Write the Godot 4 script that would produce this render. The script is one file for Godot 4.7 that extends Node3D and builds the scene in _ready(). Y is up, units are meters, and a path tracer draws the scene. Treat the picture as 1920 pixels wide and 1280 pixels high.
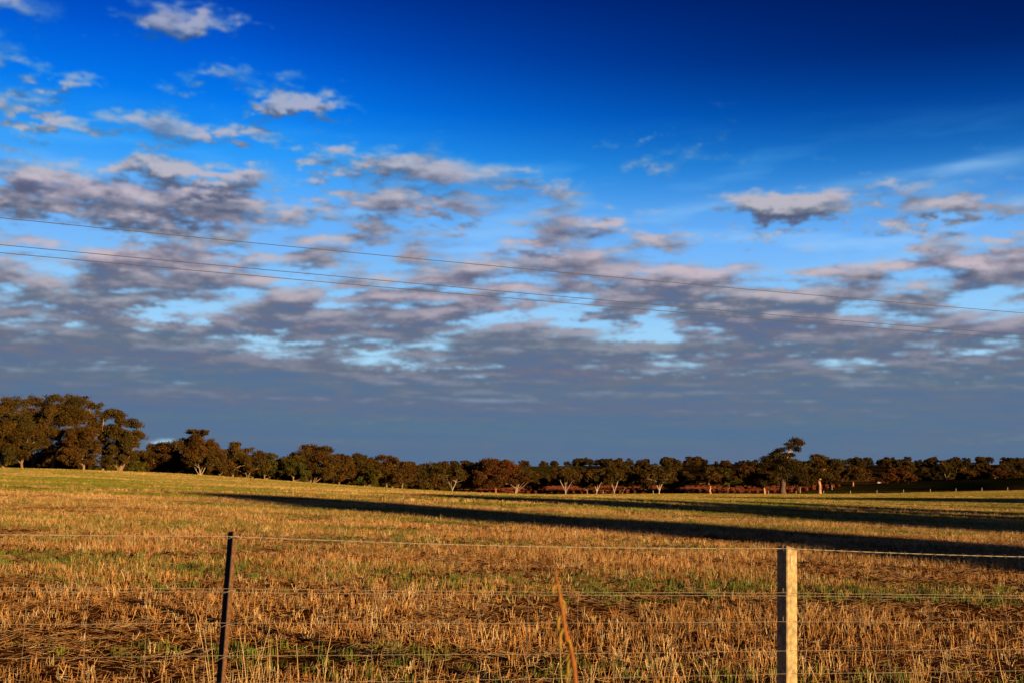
extends Node3D
# A stubble field at golden hour: x right, -z forward (Z below is the distance forward of the fence side), y up, metres.

const SUN_ELEVATION := 7.4
const SUN_COLOR := Color(1.0, 0.855, 0.635)
const SUN_ENERGY := 1.6
const SKY_ENERGY := 0.4167
const EXPOSURE := 2.4

var mats := {}
var used_names := {}
var rng := RandomNumberGenerator.new()


func _ready() -> void:
	rng.seed = 7
	make_camera()
	make_sky()
	make_sun()
	make_materials()
	#print("sky ", Time.get_ticks_msec())
	prepare_heights()
	make_ground()
	#print("ground ", Time.get_ticks_msec())
	make_line_trees()
	make_roadside_trees()
	make_shrubs()
	make_hill_wood()
	make_vines()
	#print("trees ", Time.get_ticks_msec())
	make_far_posts()
	make_shed()
	make_power_lines()
	make_fence()
	make_stubble()
	make_fence_grass()
	make_weed_stem()
	#print("done ", Time.get_ticks_msec())


# ---------------------------------------------------------------- camera, sky, sun

func make_camera() -> void:
	var cam := Camera3D.new()
	cam.name = "camera"
	cam.position = Vector3(0, 1.65, 0)
	cam.rotation_degrees = Vector3(7.068, 0.0, 0.0)
	cam.rotate_object_local(Vector3(0, 0, 1), deg_to_rad(1.0))
	cam.fov = 35.49
	cam.near = 0.05
	cam.far = 6000.0
	var lens := CameraAttributesPhysical.new()
	lens.frustum_focal_length = 37.5
	lens.frustum_focus_distance = 16.0
	lens.exposure_aperture = 8.0
	lens.frustum_far = 6000.0
	lens.frustum_near = 0.05
	cam.attributes = lens
	add_child(cam)
	cam.current = true


func make_sun() -> void:
	var sun := DirectionalLight3D.new()
	sun.name = "sun"
	var e := deg_to_rad(SUN_ELEVATION)
	sun.look_at_from_position(Vector3.ZERO, Vector3(-sin(PI / 4) * cos(e), -sin(e), -cos(PI / 4) * cos(e)))
	sun.light_color = SUN_COLOR
	sun.light_energy = SUN_ENERGY
	sun.light_angular_distance = 0.5
	sun.shadow_enabled = true
	add_child(sun)


# Clouds of the sky: azimuth and elevation in degrees, half widths, strength (a minus clears the sky).
const CLOUDS := [
	[-14.48, 19.26, 3.54, 0.77, 0.35], [-20.30, 16.85, 3.83, 0.83, 0.30], [-15.07, 17.28, 2.51, 0.59, 0.30], [-18.09, 15.32, 4.13, 0.65, 0.30], [-9.52, 16.34, 3.83, 0.65, 0.30], [-24.88, 16.94, 2.65, 0.59, 0.25], [-23.47, 18.87, 1.62, 0.41, 0.30], [-10.50, 19.14, 2.80, 0.59, 0.30], [18.31, 14.40, 5.60, 0.59, 0.40], [14.79, 13.85, 2.65, 0.71, 0.30], [22.92, 13.49, 3.54, 0.47, 0.30], [-3.93, 14.10, 2.95, 0.59, 0.20], [-13.29, 12.22, 7.67, 1.00, 0.14], [-21.20, 10.52, 5.90, 1.18, 0.12],
	[-19.06, 22.44, 2.30, 0.77, 1.20], [-16.06, 22.64, 0.89, 0.53, 1.00], [-14.09, 22.73, 0.71, 0.35, 0.90], [-25.74, 21.86, 2.06, 0.77, 0.90], [-22.23, 22.29, 1.18, 0.65, 0.80],
	[-23.47, 18.87, 1.42, 0.38, 0.95], [-23.95, 19.51, 1.30, 0.29, 0.60], [-14.34, 19.35, 2.80, 0.71, 0.85], [-15.64, 20.27, 1.42, 0.32, 0.60], [-10.78, 19.12, 2.51, 0.59, 0.80],
	[-9.98, 20.58, 1.47, 0.35, 0.60], [-11.98, 20.23, 1.47, 0.35, 0.40], [-25.13, 16.98, 2.21, 0.50, 0.85], [-20.30, 16.85, 3.24, 0.80, 0.95], [-19.57, 17.86, 1.77, 0.41, 0.75],
	[-24.92, 15.81, 1.33, 0.44, 0.55], [-25.36, 15.08, 1.18, 0.27, 0.60], [-15.07, 17.33, 2.12, 0.56, 0.95], [-11.69, 17.13, 1.00, 0.32, 0.70], [-18.09, 15.32, 3.69, 0.56, 0.90],
	[-15.23, 15.04, 1.53, 0.77, 0.90], [-9.52, 16.34, 3.24, 0.56, 0.70], [-5.46, 16.56, 1.62, 0.65, 0.60], [-9.46, 14.96, 2.21, 0.53, 0.60], [-2.81, 16.04, 1.18, 0.65, 0.45],
	[-23.94, 14.05, 1.42, 0.44, 0.70], [-25.84, 13.43, 1.18, 1.00, 0.70], [-19.56, 13.35, 5.01, 0.83, 0.65], [-16.63, 13.21, 2.65, 0.59, 0.40], [-13.37, 13.74, 0.89, 0.29, 0.35],
	[-3.94, 14.24, 2.65, 0.59, 0.50], [-7.11, 13.41, 2.06, 0.59, 0.40], [-10.82, 13.35, 1.18, 0.35, 0.35], [4.82, 17.93, 1.47, 0.38, 0.50], [8.46, 18.25, 1.53, 0.24, 0.50], [11.92, 19.49, 1.62, 0.50, 0.42],
	[11.62, 17.95, 1.30, 0.32, 0.42], [16.20, 16.62, 2.51, 0.38, 0.55], [2.48, 16.41, 1.47, 0.35, 0.45], [8.32, 16.05, 1.77, 0.29, 0.55], [2.79, 15.41, 2.06, 0.35, 0.45], [5.72, 13.72, 2.21, 0.32, 0.45],
	[2.53, 12.53, 1.18, 0.44, 0.50], [14.51, 14.06, 2.51, 0.94, 0.85], [18.05, 14.76, 3.69, 0.71, 0.75], [22.92, 13.54, 2.95, 0.56, 0.60], [-23.04, 11.80, 2.65, 0.41, -0.45],
	[-18.45, 7.70, 2.51, 0.47, -0.75], [-13.31, 6.65, 2.36, 0.41, -0.50], [-9.69, 6.10, 3.24, 0.29, -0.40], [-24.20, 7.09, 1.18, 0.29, -0.20], [-1.85, 12.46, 1.77, 0.65, -0.30],
	[-12.84, 14.33, 1.33, 0.47, -0.40], [-11.76, 15.37, 1.18, 0.41, -0.35], [9.74, 12.21, 4.42, 0.94, -0.50], [16.93, 12.12, 4.42, 0.65, -0.50], [22.63, 12.20, 3.54, 0.71, -0.45],
	[14.74, 10.97, 1.77, 0.35, -0.30], [20.30, 10.61, 2.06, 0.47, -0.25], [6.32, 7.56, 1.62, 0.59, -0.70], [2.87, 8.11, 1.77, 0.29, -0.35], [22.20, 6.45, 1.77, 0.21, -0.50],
	[-0.31, 8.21, 1.18, 0.24, -0.25], [-3.78, 8.13, 1.18, 0.24, -0.30], [-7.41, 5.46, 1.77, 0.18, -0.40], [-13.50, 4.83, 1.77, 0.15, -0.35], [-24.95, 4.04, 1.77, 0.18, -0.50],
	[-24.28, 4.73, 1.77, 0.24, -0.30], [-17.84, 1.31, 1.2, 0.24, -1.62], [15.49, 22.72, 12.39, 3.54, -0.45], [0.93, 21.12, 7.67, 2.95, -0.32], [22.81, 17.65, 7.67, 2.36, -0.42],
	[9.76, 16.65, 7.67, 1.77, -0.18], [21.97, 15.40, 4.13, 0.89, -0.30], [-8.03, 22.92, 4.72, 1.77, -0.30], [14.74, 10.41, 8.85, 0.41, 0.15], [20.52, 9.12, 7.67, 0.89, 0.30],
	[12.52, 8.80, 5.90, 0.71, 0.25], [1.12, 9.38, 5.90, 0.89, 0.25], [-7.59, 10.85, 5.31, 0.71, 0.20], [-13.26, 11.39, 4.42, 0.47, 0.20], [-21.15, 9.72, 5.31, 0.71, 0.15], [25.50, 10.44, 1.77, 0.71, 0.40],
	[21.83, 10.66, 1.77, 0.35, 0.35], [-9.80, 9.06, 3.24, 0.65, 0.25], [-15.25, 7.39, 2.65, 0.35, 0.35], [-21.31, 8.24, 2.95, 0.41, 0.30], [-23.39, 5.83, 3.54, 0.59, 0.15],
]
const COVER_STEP := 0.25
const COVER_AZ := 52.0
const COVER_EL := 40.0
var cover_map := PackedFloat32Array()
var cover_w := 0
var cover_h := 0
var cloud_noise := FastNoiseLite.new()
var wisp_noise := FastNoiseLite.new()
var bank_noise := FastNoiseLite.new()


func make_cover_map() -> void:
	cover_w = int(2.0 * COVER_AZ / COVER_STEP) + 2
	cover_h = int(COVER_EL / COVER_STEP) + 2
	cover_map.resize(cover_w * cover_h)
	for c in CLOUDS:
		var ca: float = c[0]
		var ce: float = c[1]
		var wa: float = c[2]
		var we: float = c[3]
		var amount: float = c[4]
		for j in range(maxi(0, int((ce - 2.6 * we) / COVER_STEP)), mini(cover_h - 1, int((ce + 2.6 * we) / COVER_STEP)) + 1):
			for i in range(maxi(0, int((ca + COVER_AZ - 2.6 * wa) / COVER_STEP)), mini(cover_w - 1, int((ca + COVER_AZ + 2.6 * wa) / COVER_STEP)) + 1):
				var a := (i * COVER_STEP - COVER_AZ - ca) / wa
				var e := (j * COVER_STEP - ce) / we
				cover_map[j * cover_w + i] += amount * exp(-(a * a + e * e))


func cover_at(az: float, el: float) -> float:
	var x := (az + COVER_AZ) / COVER_STEP
	var y := el / COVER_STEP
	if x < 0.0 or y < 0.0 or x >= cover_w - 1.001 or y >= cover_h - 1.001:
		return 0.0
	var i := int(x)
	var j := int(y)
	var k := j * cover_w + i
	x -= i
	y -= j
	return lerpf(lerpf(cover_map[k], cover_map[k + 1], x), lerpf(cover_map[k + cover_w], cover_map[k + cover_w + 1], x), y)


const BASE_COVER := [[0.0, 1.3], [3.0, 1.1], [5.0, 0.84], [7.0, 0.56], [9.5, 0.36], [12.0, 0.20], [14.0, 0.0], [16.5, -0.24], [19.0, -0.46], [24.0, -0.56], [90.0, -0.5]]


func ramp(table: Array, x: float) -> float:
	for k in range(1, table.size()):
		if x <= table[k][0]:
			return lerpf(table[k - 1][1], table[k][1], clampf((x - table[k - 1][0]) / (table[k][0] - table[k - 1][0]), 0, 1))
	return table[-1][1]


func cloud_depth(az: float, el: float, a: float, e: float) -> float:
	var flat := cos(e) / (sin(e) + 0.10)
	var x := sin(a) * flat
	var z := cos(a) * flat
	var n := cloud_noise.get_noise_2d(x * 0.8 + z * 0.1, z) + 0.75 * bank_noise.get_noise_2d(x, z)
	var fine := cloud_noise.get_noise_2d(x * 2.6 + 7.0, z * 2.6)
	n += 0.30 * fine * clampf((el - 9.0) / 8.0, 0.0, 1.0)
	# ragged outlines
	var ragged := clampf((el - 3.0) / 5.0, 0.0, 1.0)
	var c := cover_at(az + 2.6 * n * ragged, el + 1.0 * fine * ragged)
	# extra cloud added out of view, to dim and grey the blue sky light
	var around := 0.42 * smoothstep(30.0, 55.0, absf(az))
	c *= 0.85 + 0.4 * clampf((el - 10.0) / 8.0, 0.0, 1.0)
	return c + around + ramp(BASE_COVER, el) + n * (0.22 + 0.95 * clampf((el - 1.5) / 7.5, 0.0, 1.0)) * (1.0 + 0.25 * maxf(c, 0.0))


const BLUE := [[0.0, Color(0.70, 0.86, 0.96)], [6.0, Color(0.66, 0.85, 0.97)], [9.0, Color(0.56, 0.79, 0.98)], [12.0, Color(0.45, 0.71, 0.98)], [14.0, Color(0.36, 0.66, 0.96)], [16.5, Color(0.14, 0.54, 0.90)], [19.0, Color(0.01, 0.40, 0.82)], [22.0, Color(0.0, 0.27, 0.68)], [25.5, Color(0.0, 0.17, 0.53)], [40.0, Color(0.0, 0.11, 0.42)], [90.0, Color(0.0, 0.08, 0.35)]]


func sky_at(az: float, el: float, sun: Vector3) -> Color:
	var a := deg_to_rad(az)
	var e := deg_to_rad(maxf(el, 0.0))
	var blue := Color.BLACK
	for k in range(1, BLUE.size()):
		if el <= BLUE[k][0]:
			blue = BLUE[k - 1][1].lerp(BLUE[k][1], clampf((el - BLUE[k - 1][0]) / (BLUE[k][0] - BLUE[k - 1][0]), 0, 1))
			break
	# clear air is darkest and deepest at a right angle to the sun
	var c := sun.x * sin(a) * cos(e) + sun.y * sin(e) + sun.z * cos(a) * cos(e)
	var polar := clampf((0.20 + c * c) / 0.62, 0.0, 1.25)
	var deep := clampf((el - 12.5) / 9.0, 0.0, 1.0)
	polar = lerpf(1.0, polar, deep)
	blue = Color(blue.r * polar, blue.g * lerpf(1.0, polar, 0.9), blue.b * lerpf(1.0, polar, 0.72))
	var wisp := wisp_noise.get_noise_2d(az * 0.35 + el * 0.25, el * 2.2 - az * 0.12)
	blue = blue.lerp(Color(0.72, 0.85, 0.98), clampf(wisp * 0.7, 0.0, 0.35) * clampf(1.0 - absf(el - 12.0) / 7.0, 0.0, 1.0))
	# a long thin ice-cloud streak
	var off := (el - 14.2 - 0.09 * (az - 9.0)) / 0.34
	blue = blue.lerp(Color(0.80, 0.88, 0.97), 0.28 * exp(-off * off) * smoothstep(7.0, 13.0, az) * (1.0 - smoothstep(24.0, 34.0, az)) * (0.75 + wisp))
	var d := cloud_depth(az, el, a, e)
	if d <= -0.2:
		return blue
	var el2 := el + 0.22 + el * 0.03
	var az2 := az + 0.3
	var d2 := cloud_depth(az2, el2, deg_to_rad(az2), deg_to_rad(el2))
	var high := clampf((el - 12.0) / 8.0, 0.0, 1.0)
	var cover := smoothstep(lerpf(-0.1, -0.2, high), lerpf(0.65, 1.15, high), d)
	var low := clampf(1.0 - (el - 1.0) / 9.0, 0.0, 1.0)
	var flat := cos(e) / (sin(e) + 0.10)
	var grain := bank_noise.get_noise_2d(sin(a) * flat * 3.1 + 40.0, cos(a) * flat * 3.1)
	var lit := 0.53 - 0.30 * clampf(d - 0.05, 0.0, 1.1) + 0.66 * (d - d2) + 0.30 * grain
	lit = smoothstep(-0.15, 1.05, lit)
	lit *= lerpf(1.0, 0.35, low)
	var shade := Color(0.33, 0.36, 0.46).lerp(Color(0.285, 0.37, 0.455), clampf(1.0 - (el - 2.0) / 8.0, 0.0, 1.0))
	var bright := Color(0.76, 0.72, 0.76).lerp(Color(0.52, 0.56, 0.64), low)
	var cloud := shade.lerp(bright, lit)
	cloud = cloud * lerpf(1.0, lerpf(0.75, 1.0, clampf(polar, 0.0, 1.0)), high)
	# faint layers in the low bank
	var layer := wisp_noise.get_noise_2d(az * 0.22 + 90.0, el * 5.0) * clampf(1.0 - (el - 4.0) / 5.0, 0.0, 1.0)
	cloud = cloud * (1.0 + 0.30 * layer) + Color(0.04, 0.01, 0.02, 0.0) * wisp_noise.get_noise_2d(az * 0.12, el * 2.6 + 60.0)
	return blue.lerp(cloud, cover * lerpf(1.0, 0.80, high))


func sky_image(w: int, h: int, i0: int, i1: int, j0: int, j1: int, sun: Vector3) -> Image:
	var bytes := PackedByteArray()
	bytes.resize((i1 - i0) * (j1 - j0) * 3)
	var k := 0
	for j in range(j0, j1):
		var el := 90.0 - (j + 0.5) / h * 180.0
		for i in range(i0, i1):
			var az := wrapf((i + 0.5) / w * 360.0, -180.0, 180.0)
			var c := sky_at(az, maxf(el, 0.0), sun)
			bytes[k] = int(clampf(c.r * 255.0 + rng.randf(), 0.0, 255.0))
			bytes[k + 1] = int(clampf(c.g * 255.0 + rng.randf(), 0.0, 255.0))
			bytes[k + 2] = int(clampf(c.b * 255.0 + rng.randf(), 0.0, 255.0))
			k += 3
	return Image.create_from_data(i1 - i0, j1 - j0, false, Image.FORMAT_RGB8, bytes)


func make_sky() -> void:
	cloud_noise.seed = 11
	cloud_noise.noise_type = FastNoiseLite.TYPE_SIMPLEX_SMOOTH
	cloud_noise.frequency = 4.4
	cloud_noise.fractal_type = FastNoiseLite.FRACTAL_FBM
	cloud_noise.fractal_octaves = 7
	cloud_noise.domain_warp_enabled = true
	cloud_noise.domain_warp_amplitude = 0.10
	cloud_noise.domain_warp_frequency = 3.5
	cloud_noise.domain_warp_fractal_type = FastNoiseLite.DOMAIN_WARP_FRACTAL_NONE
	cloud_noise.fractal_gain = 0.60
	bank_noise.seed = 17
	bank_noise.frequency = 1.2
	bank_noise.fractal_octaves = 3
	wisp_noise.seed = 5
	wisp_noise.frequency = 0.25
	wisp_noise.fractal_octaves = 4
	make_cover_map()
	var e := deg_to_rad(SUN_ELEVATION)
	var sun := Vector3(sin(PI * 0.75) * cos(e), sin(e), cos(PI * 0.75) * cos(e))
	var whole := sky_image(1024, 512, 0, 1024, 0, 256, sun)
	var full := Image.create_empty(1024, 512, false, Image.FORMAT_RGB8)
	full.fill(Color(0.2, 0.19, 0.17))
	full.blit_rect(whole, Rect2i(0, 0, 1024, 256), Vector2i.ZERO)
	full.resize(4096, 2048, Image.INTERPOLATE_CUBIC)
	# the same sky, finer, where it is seen large
	for span in [[0, 455], [3641, 4096]]:
		var fine := sky_image(4096, 2048, span[0], span[1], 660, 1024, sun)
		full.blit_rect(fine, Rect2i(0, 0, fine.get_width(), fine.get_height()), Vector2i(span[0], 660))
	var material := PanoramaSkyMaterial.new()
	material.panorama = ImageTexture.create_from_image(full)
	var sky := Sky.new()
	sky.sky_material = material
	var env := Environment.new()
	env.background_mode = Environment.BG_SKY
	env.sky = sky
	env.background_energy_multiplier = SKY_ENERGY
	env.tonemap_mode = Environment.TONE_MAPPER_LINEAR
	env.tonemap_exposure = EXPOSURE
	env.sdfgi_enabled = true
	env.ssao_enabled = true
	env.ssil_enabled = true
	var world := WorldEnvironment.new()
	world.name = "world_environment"
	world.environment = env
	add_child(world)


# ---------------------------------------------------------------- helpers

func lin(r: float, g: float, b: float) -> Color:
	return Color(r, g, b).linear_to_srgb()


func plain(color: Color, roughness := 0.8) -> StandardMaterial3D:
	var m := StandardMaterial3D.new()
	m.albedo_color = color
	m.roughness = roughness
	m.metallic_specular = 0.3
	m.cull_mode = BaseMaterial3D.CULL_DISABLED
	return m


func tinted(roughness := 0.8, backlight := 0.0) -> StandardMaterial3D:
	var m := plain(Color.WHITE, roughness)
	m.vertex_color_use_as_albedo = true
	m.metallic_specular = 0.12
	if backlight > 0.0:
		m.backlight_enabled = true
		m.backlight = Color(backlight, backlight, backlight)
	return m


func grainy(color: Color, spread: float, scale: Vector3, frequency: float, noise_seed: int, roughness := 0.85) -> StandardMaterial3D:
	var n := FastNoiseLite.new()
	n.seed = noise_seed
	n.frequency = frequency
	n.fractal_octaves = 5
	var t := NoiseTexture2D.new()
	t.width = 512
	t.height = 512
	t.seamless = true
	t.noise = n
	var g := Gradient.new()
	g.set_color(0, Color(1.0 - spread, 1.0 - spread, 1.0 - spread))
	g.set_color(1, Color.WHITE)
	t.color_ramp = g
	var m := plain(color, roughness)
	m.albedo_texture = t
	m.uv1_triplanar = true
	m.uv1_scale = scale
	return m


func make_materials() -> void:
	mats.bark = tinted(0.8)
	mats.leaf = tinted(0.75, 0.12)
	mats.straw = tinted(0.55, 0.1)
	mats.green = tinted(0.6, 0.25)
	mats.vine = tinted(0.8, 0.15)
	mats.wire = plain(lin(0.20, 0.155, 0.10), 0.6)
	mats.wire.metallic = 0.15
	mats.barb = plain(lin(0.26, 0.20, 0.13), 0.6)
	mats.barb.metallic = 0.15
	mats.conductor = plain(lin(0.05, 0.05, 0.055), 0.6)
	mats.steel = grainy(lin(0.045, 0.035, 0.03), 0.5, Vector3(6, 1.5, 6), 0.02, 3, 0.6)
	mats.rust = grainy(lin(0.19, 0.085, 0.03), 0.55, Vector3(8, 2, 8), 0.03, 4, 0.9)
	mats.post = post_material()
	mats.dropping = plain(lin(0.62, 0.56, 0.44), 0.7)
	mats.pale_post = grainy(lin(0.42, 0.35, 0.25), 0.35, Vector3(2, 1, 2), 0.03, 6)
	mats.pole = grainy(lin(0.20, 0.15, 0.11), 0.5, Vector3(2, 0.4, 2), 0.04, 8)
	mats.tin = plain(lin(0.30, 0.29, 0.27), 0.6)
	mats.wall = plain(lin(0.30, 0.27, 0.22), 0.8)


func post_material() -> StandardMaterial3D:
	# weathered cast post: fine pores, hairlines and a little lichen
	var im := Image.create_empty(512, 512, false, Image.FORMAT_RGB8)
	var n := FastNoiseLite.new()
	n.seed = 21
	n.frequency = 0.012
	n.fractal_octaves = 6
	var f := FastNoiseLite.new()
	f.seed = 22
	f.frequency = 0.09
	f.fractal_octaves = 2
	for j in 512:
		for i in 512:
			var v := 0.84 + 0.26 * n.get_noise_2d(i, j * 0.6)
			var pore := smoothstep(0.34, 0.5, f.get_noise_2d(i * 0.7, j * 1.6))
			var stain := smoothstep(0.2, 0.5, n.get_noise_2d(i + 900, j * 2.0))
			v *= 1.0 - 0.55 * pore
			im.set_pixel(i, j, Color(v, v * (1.0 - 0.04 * stain), v * (1.0 - 0.14 * stain)))
	var m := plain(lin(0.47, 0.335, 0.155), 0.9)
	m.albedo_texture = ImageTexture.create_from_image(im)
	m.uv1_triplanar = true
	m.uv1_scale = Vector3(4.0, 4.0, 4.0)
	m.normal_enabled = true
	m.normal_texture = relief_of(im, 2.0)
	return m


func relief_of(im: Image, strength: float) -> ImageTexture:
	var copy: Image = im.duplicate()
	copy.convert(Image.FORMAT_RGBA8)
	copy.bump_map_to_normal_map(strength)
	return ImageTexture.create_from_image(copy)


func numbered(called: String) -> String:
	var n: int = used_names.get(called, 0)
	used_names[called] = n + 1
	return called if n == 0 else "%s_%03d" % [called, n]


func tag(o: Node, label: String, category: String, group := "", kind := "") -> void:
	o.set_meta("label", label)
	if category:
		o.set_meta("category", category)
	if group:
		o.set_meta("group", group)
	if kind:
		o.set_meta("kind", kind)


func thing(called: String, at: Vector3, label: String, category: String, group := "") -> Node3D:
	var o := Node3D.new()
	o.name = numbered(called)
	o.position = at
	tag(o, label, category, group)
	add_child(o)
	return o


func part(called: String, mesh: Mesh, material: Material, parent: Node) -> MeshInstance3D:
	var o := MeshInstance3D.new()
	o.name = called
	o.mesh = mesh
	o.material_override = material
	parent.add_child(o, true)
	return o


class Shape:
	var v := PackedVector3Array()
	var n := PackedVector3Array()
	var c := PackedColorArray()
	var t := PackedInt32Array()
	var smooth := false

	func quad(a: Vector3, b: Vector3, d: Vector3, e: Vector3, color: Color) -> void:
		var k := v.size()
		v.append(a)
		v.append(b)
		v.append(d)
		v.append(e)
		for i in 4:
			c.append(color)
		t.append_array(PackedInt32Array([k, k + 1, k + 2, k, k + 2, k + 3]))

	# a run of rings through the points; with smooth normals
	func tube(points: PackedVector3Array, radii: PackedFloat32Array, sides: int, color: Color, color2 := Color(-1, 0, 0)) -> void:
		smooth = true
		var first := v.size()
		var last := points.size() - 1
		var side := Vector3.RIGHT
		for i in points.size():
			var along: Vector3 = (points[mini(i + 1, last)] - points[maxi(i - 1, 0)]).normalized()
			if absf(along.dot(side)) > 0.9:
				side = Vector3.FORWARD
			side = (side - along * along.dot(side)).normalized()
			var other := along.cross(side)
			for s in sides:
				var q := TAU * s / sides
				var out := side * cos(q) + other * sin(q)
				v.append(points[i] + out * radii[i])
				n.append(out)
				c.append(color if color2.r < 0.0 else color.lerp(color2, float(i) / last))
		for i in last:
			for s in sides:
				var a := first + i * sides + s
				var b := first + i * sides + (s + 1) % sides
				t.append_array(PackedInt32Array([a, a + sides, b, b, a + sides, b + sides]))
		for e in [0, last]:
			var k := v.size()
			v.append(points[e])
			n.append((points[e] - points[1 if e == 0 else last - 1]).normalized())
			c.append(color if color2.r < 0.0 or e == 0 else color2)
			for s in sides:
				t.append_array(PackedInt32Array([k, first + e * sides + s, first + e * sides + (s + 1) % sides]))

	func box(from: Vector3, to: Vector3, color := Color.WHITE) -> void:
		var p := [Vector3(from.x, from.y, from.z), Vector3(to.x, from.y, from.z), Vector3(to.x, to.y, from.z), Vector3(from.x, to.y, from.z), Vector3(from.x, from.y, to.z), Vector3(to.x, from.y, to.z), Vector3(to.x, to.y, to.z), Vector3(from.x, to.y, to.z)]
		for q in [[0, 1, 2, 3], [5, 4, 7, 6], [4, 0, 3, 7], [1, 5, 6, 2], [3, 2, 6, 7], [4, 5, 1, 0]]:
			quad(p[q[0]], p[q[1]], p[q[2]], p[q[3]], color)

	func mesh() -> ArrayMesh:
		var arrays := []
		arrays.resize(Mesh.ARRAY_MAX)
		arrays[Mesh.ARRAY_VERTEX] = v
		if smooth:
			arrays[Mesh.ARRAY_NORMAL] = n
		arrays[Mesh.ARRAY_COLOR] = c
		arrays[Mesh.ARRAY_INDEX] = t
		var m := ArrayMesh.new()
		m.add_surface_from_arrays(Mesh.PRIMITIVE_TRIANGLES, arrays)
		return m


# ---------------------------------------------------------------- the lie of the land

# surveyed heights as a thin-plate surface: x, distance forward, weight
const LAND := [-12.0,4.0,-0.07719, 0.0,3.0,0.83914, 12.0,4.0,0.10548, -6.0,12.0,-2.27520, 3.0,12.0,-0.00625, 8.0,14.0,1.29472, -40.0,-10.0,-0.68680, 0.0,-40.0,0.39943, 40.0,-30.0,-0.08091, 60.0,0.0,0.47193, 100.0,40.0,-0.66337, -60.0,-60.0,0.01446, 80.0,-80.0,-0.07194, -16.0,26.0,0.37613, 11.0,23.4,-1.52143, 18.0,38.0,-1.49356, 1.3,33.0,1.64855, -13.8,48.4,-0.60079, 25.0,53.0,-0.05314, -66.4,140.0,0.54478, -54.3,145.0,2.26641, -44.1,160.0,2.79348, -32.6,185.0,0.42933, -17.7,230.0,0.71703, 0.8,330.0,0.84513, 49.1,405.0,1.49291, 92.6,420.0,0.41117, 134.2,420.0,-1.50478, 165.4,420.0,0.55964, 200.9,420.0,0.97581, -76.8,140.0,-2.36846, -28.4,60.0,0.21858, -40.3,85.0,-3.26272, -82.9,175.0,-0.33354, -22.4,60.0,3.07108, -31.8,85.0,4.45620, -43.1,115.0,0.62479, -67.4,180.0,0.28808, -16.5,60.0,-4.17479, -23.4,85.0,-0.31305, -31.7,115.0,1.80493, -53.7,195.0,1.14553, -10.5,60.0,2.96032, -14.9,85.0,2.16734, -20.2,115.0,1.59356, -38.7,220.0,-0.05092, -4.6,60.0,-2.01398, -6.5,85.0,-5.21198, -8.8,115.0,-5.15009, -12.3,160.0,-4.89461, -20.3,265.0,-2.99466, 0.2,60.0,0.84246, 0.2,85.0,-1.39968, 0.3,115.0,-1.13769, 0.4,160.0,-1.24890, 0.5,220.0,-3.18662, 0.7,300.0,-1.11440, 0.9,365.0,-2.45889, 7.3,60.0,2.75950, 10.3,85.0,2.46423, 13.9,115.0,2.80225, 19.4,160.0,2.31656, 26.7,220.0,2.27436, 36.4,300.0,1.40042, 13.2,60.0,0.15588, 18.7,85.0,0.98173, 25.3,115.0,1.55287, 35.3,160.0,1.47710, 48.5,220.0,1.20957, 66.1,300.0,1.06662, 19.2,60.0,-1.99049, 27.1,85.0,-3.62902, 36.7,115.0,-3.66056, 51.1,160.0,-3.19870, 70.3,220.0,-2.60073, 95.8,300.0,-2.02513, 23.6,60.0,3.82068, 33.5,85.0,1.83182, 45.3,115.0,0.95985, 63.0,160.0,0.63014, 86.6,220.0,0.44692, 118.2,300.0,0.23971, 28.6,60.0,-2.53634, 40.6,85.0,0.76467, 55.0,115.0,1.22560, 76.5,160.0,1.12036, 105.2,220.0,0.83216, 143.5,300.0,0.98093, -106.6,225.0,-1.11425, -86.1,230.0,0.54780, -72.1,262.0,2.35972, -54.5,310.0,1.07357, -28.4,370.0,0.51849, -137.5,240.0,-0.34073, 1.0,420.0,-0.74987, -79.1,450.0,0.35647, -29.1,560.0,-1.92629, 12.4,560.0,1.51241, 67.9,560.0,0.19849, 123.4,560.0,0.71333, 162.3,560.0,-3.24537, 210.5,440.0,-2.32325, 258.5,540.0,0.40318, 226.3,540.0,1.82466, 199.4,540.0,2.18226, 175.3,540.0,-0.20497, 333.8,540.0,0.13067, 229.2,680.0,-0.65655, 236.4,640.0,-0.04272, 309.5,660.0,-0.21093, 77.6,640.0,0.20858, 125.2,640.0,1.40809, 172.8,640.0,-2.11586, 131.5,900.0,2.73894, 198.6,900.0,1.39342, 297.7,930.0,-1.39696, 375.0,950.0,0.98565, 455.3,950.0,-0.37403, 635.1,950.0,0.21814, 153.4,1050.0,-0.83539, 368.1,1150.0,-0.20492, 551.1,1150.0,0.03337, 1.9,900.0,-2.47019, 19.8,900.0,7.45161, 42.1,900.0,-7.37797, 25.2,1150.0,0.97078, 59.4,1150.0,0.34745, -60.4,1150.0,-0.85137, -126.9,1000.0,0.03329, -248.0,900.0,-0.05403, -426.8,900.0,0.30265, -694.9,900.0,-0.03062, -2500.0,2600.0,0.00084, -900.0,2600.0,0.00133, 0.0,2600.0,-0.01208, 900.0,2600.0,-0.03765, 2500.0,2600.0,-0.00487, -2500.0,900.0,0.00259, 2500.0,900.0,0.01106, -1500.0,-400.0,-0.00913, 1500.0,-400.0,-0.04595, 0.0,-600.0,0.02605]
const LAND_PLANE := [69.59483, -0.18134, -0.43526]
const CELL := 4.0
const GX0 := -212.0
const GZ0 := -40.0
const GW := 126
const GH := 130
var heights := PackedFloat32Array()


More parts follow.
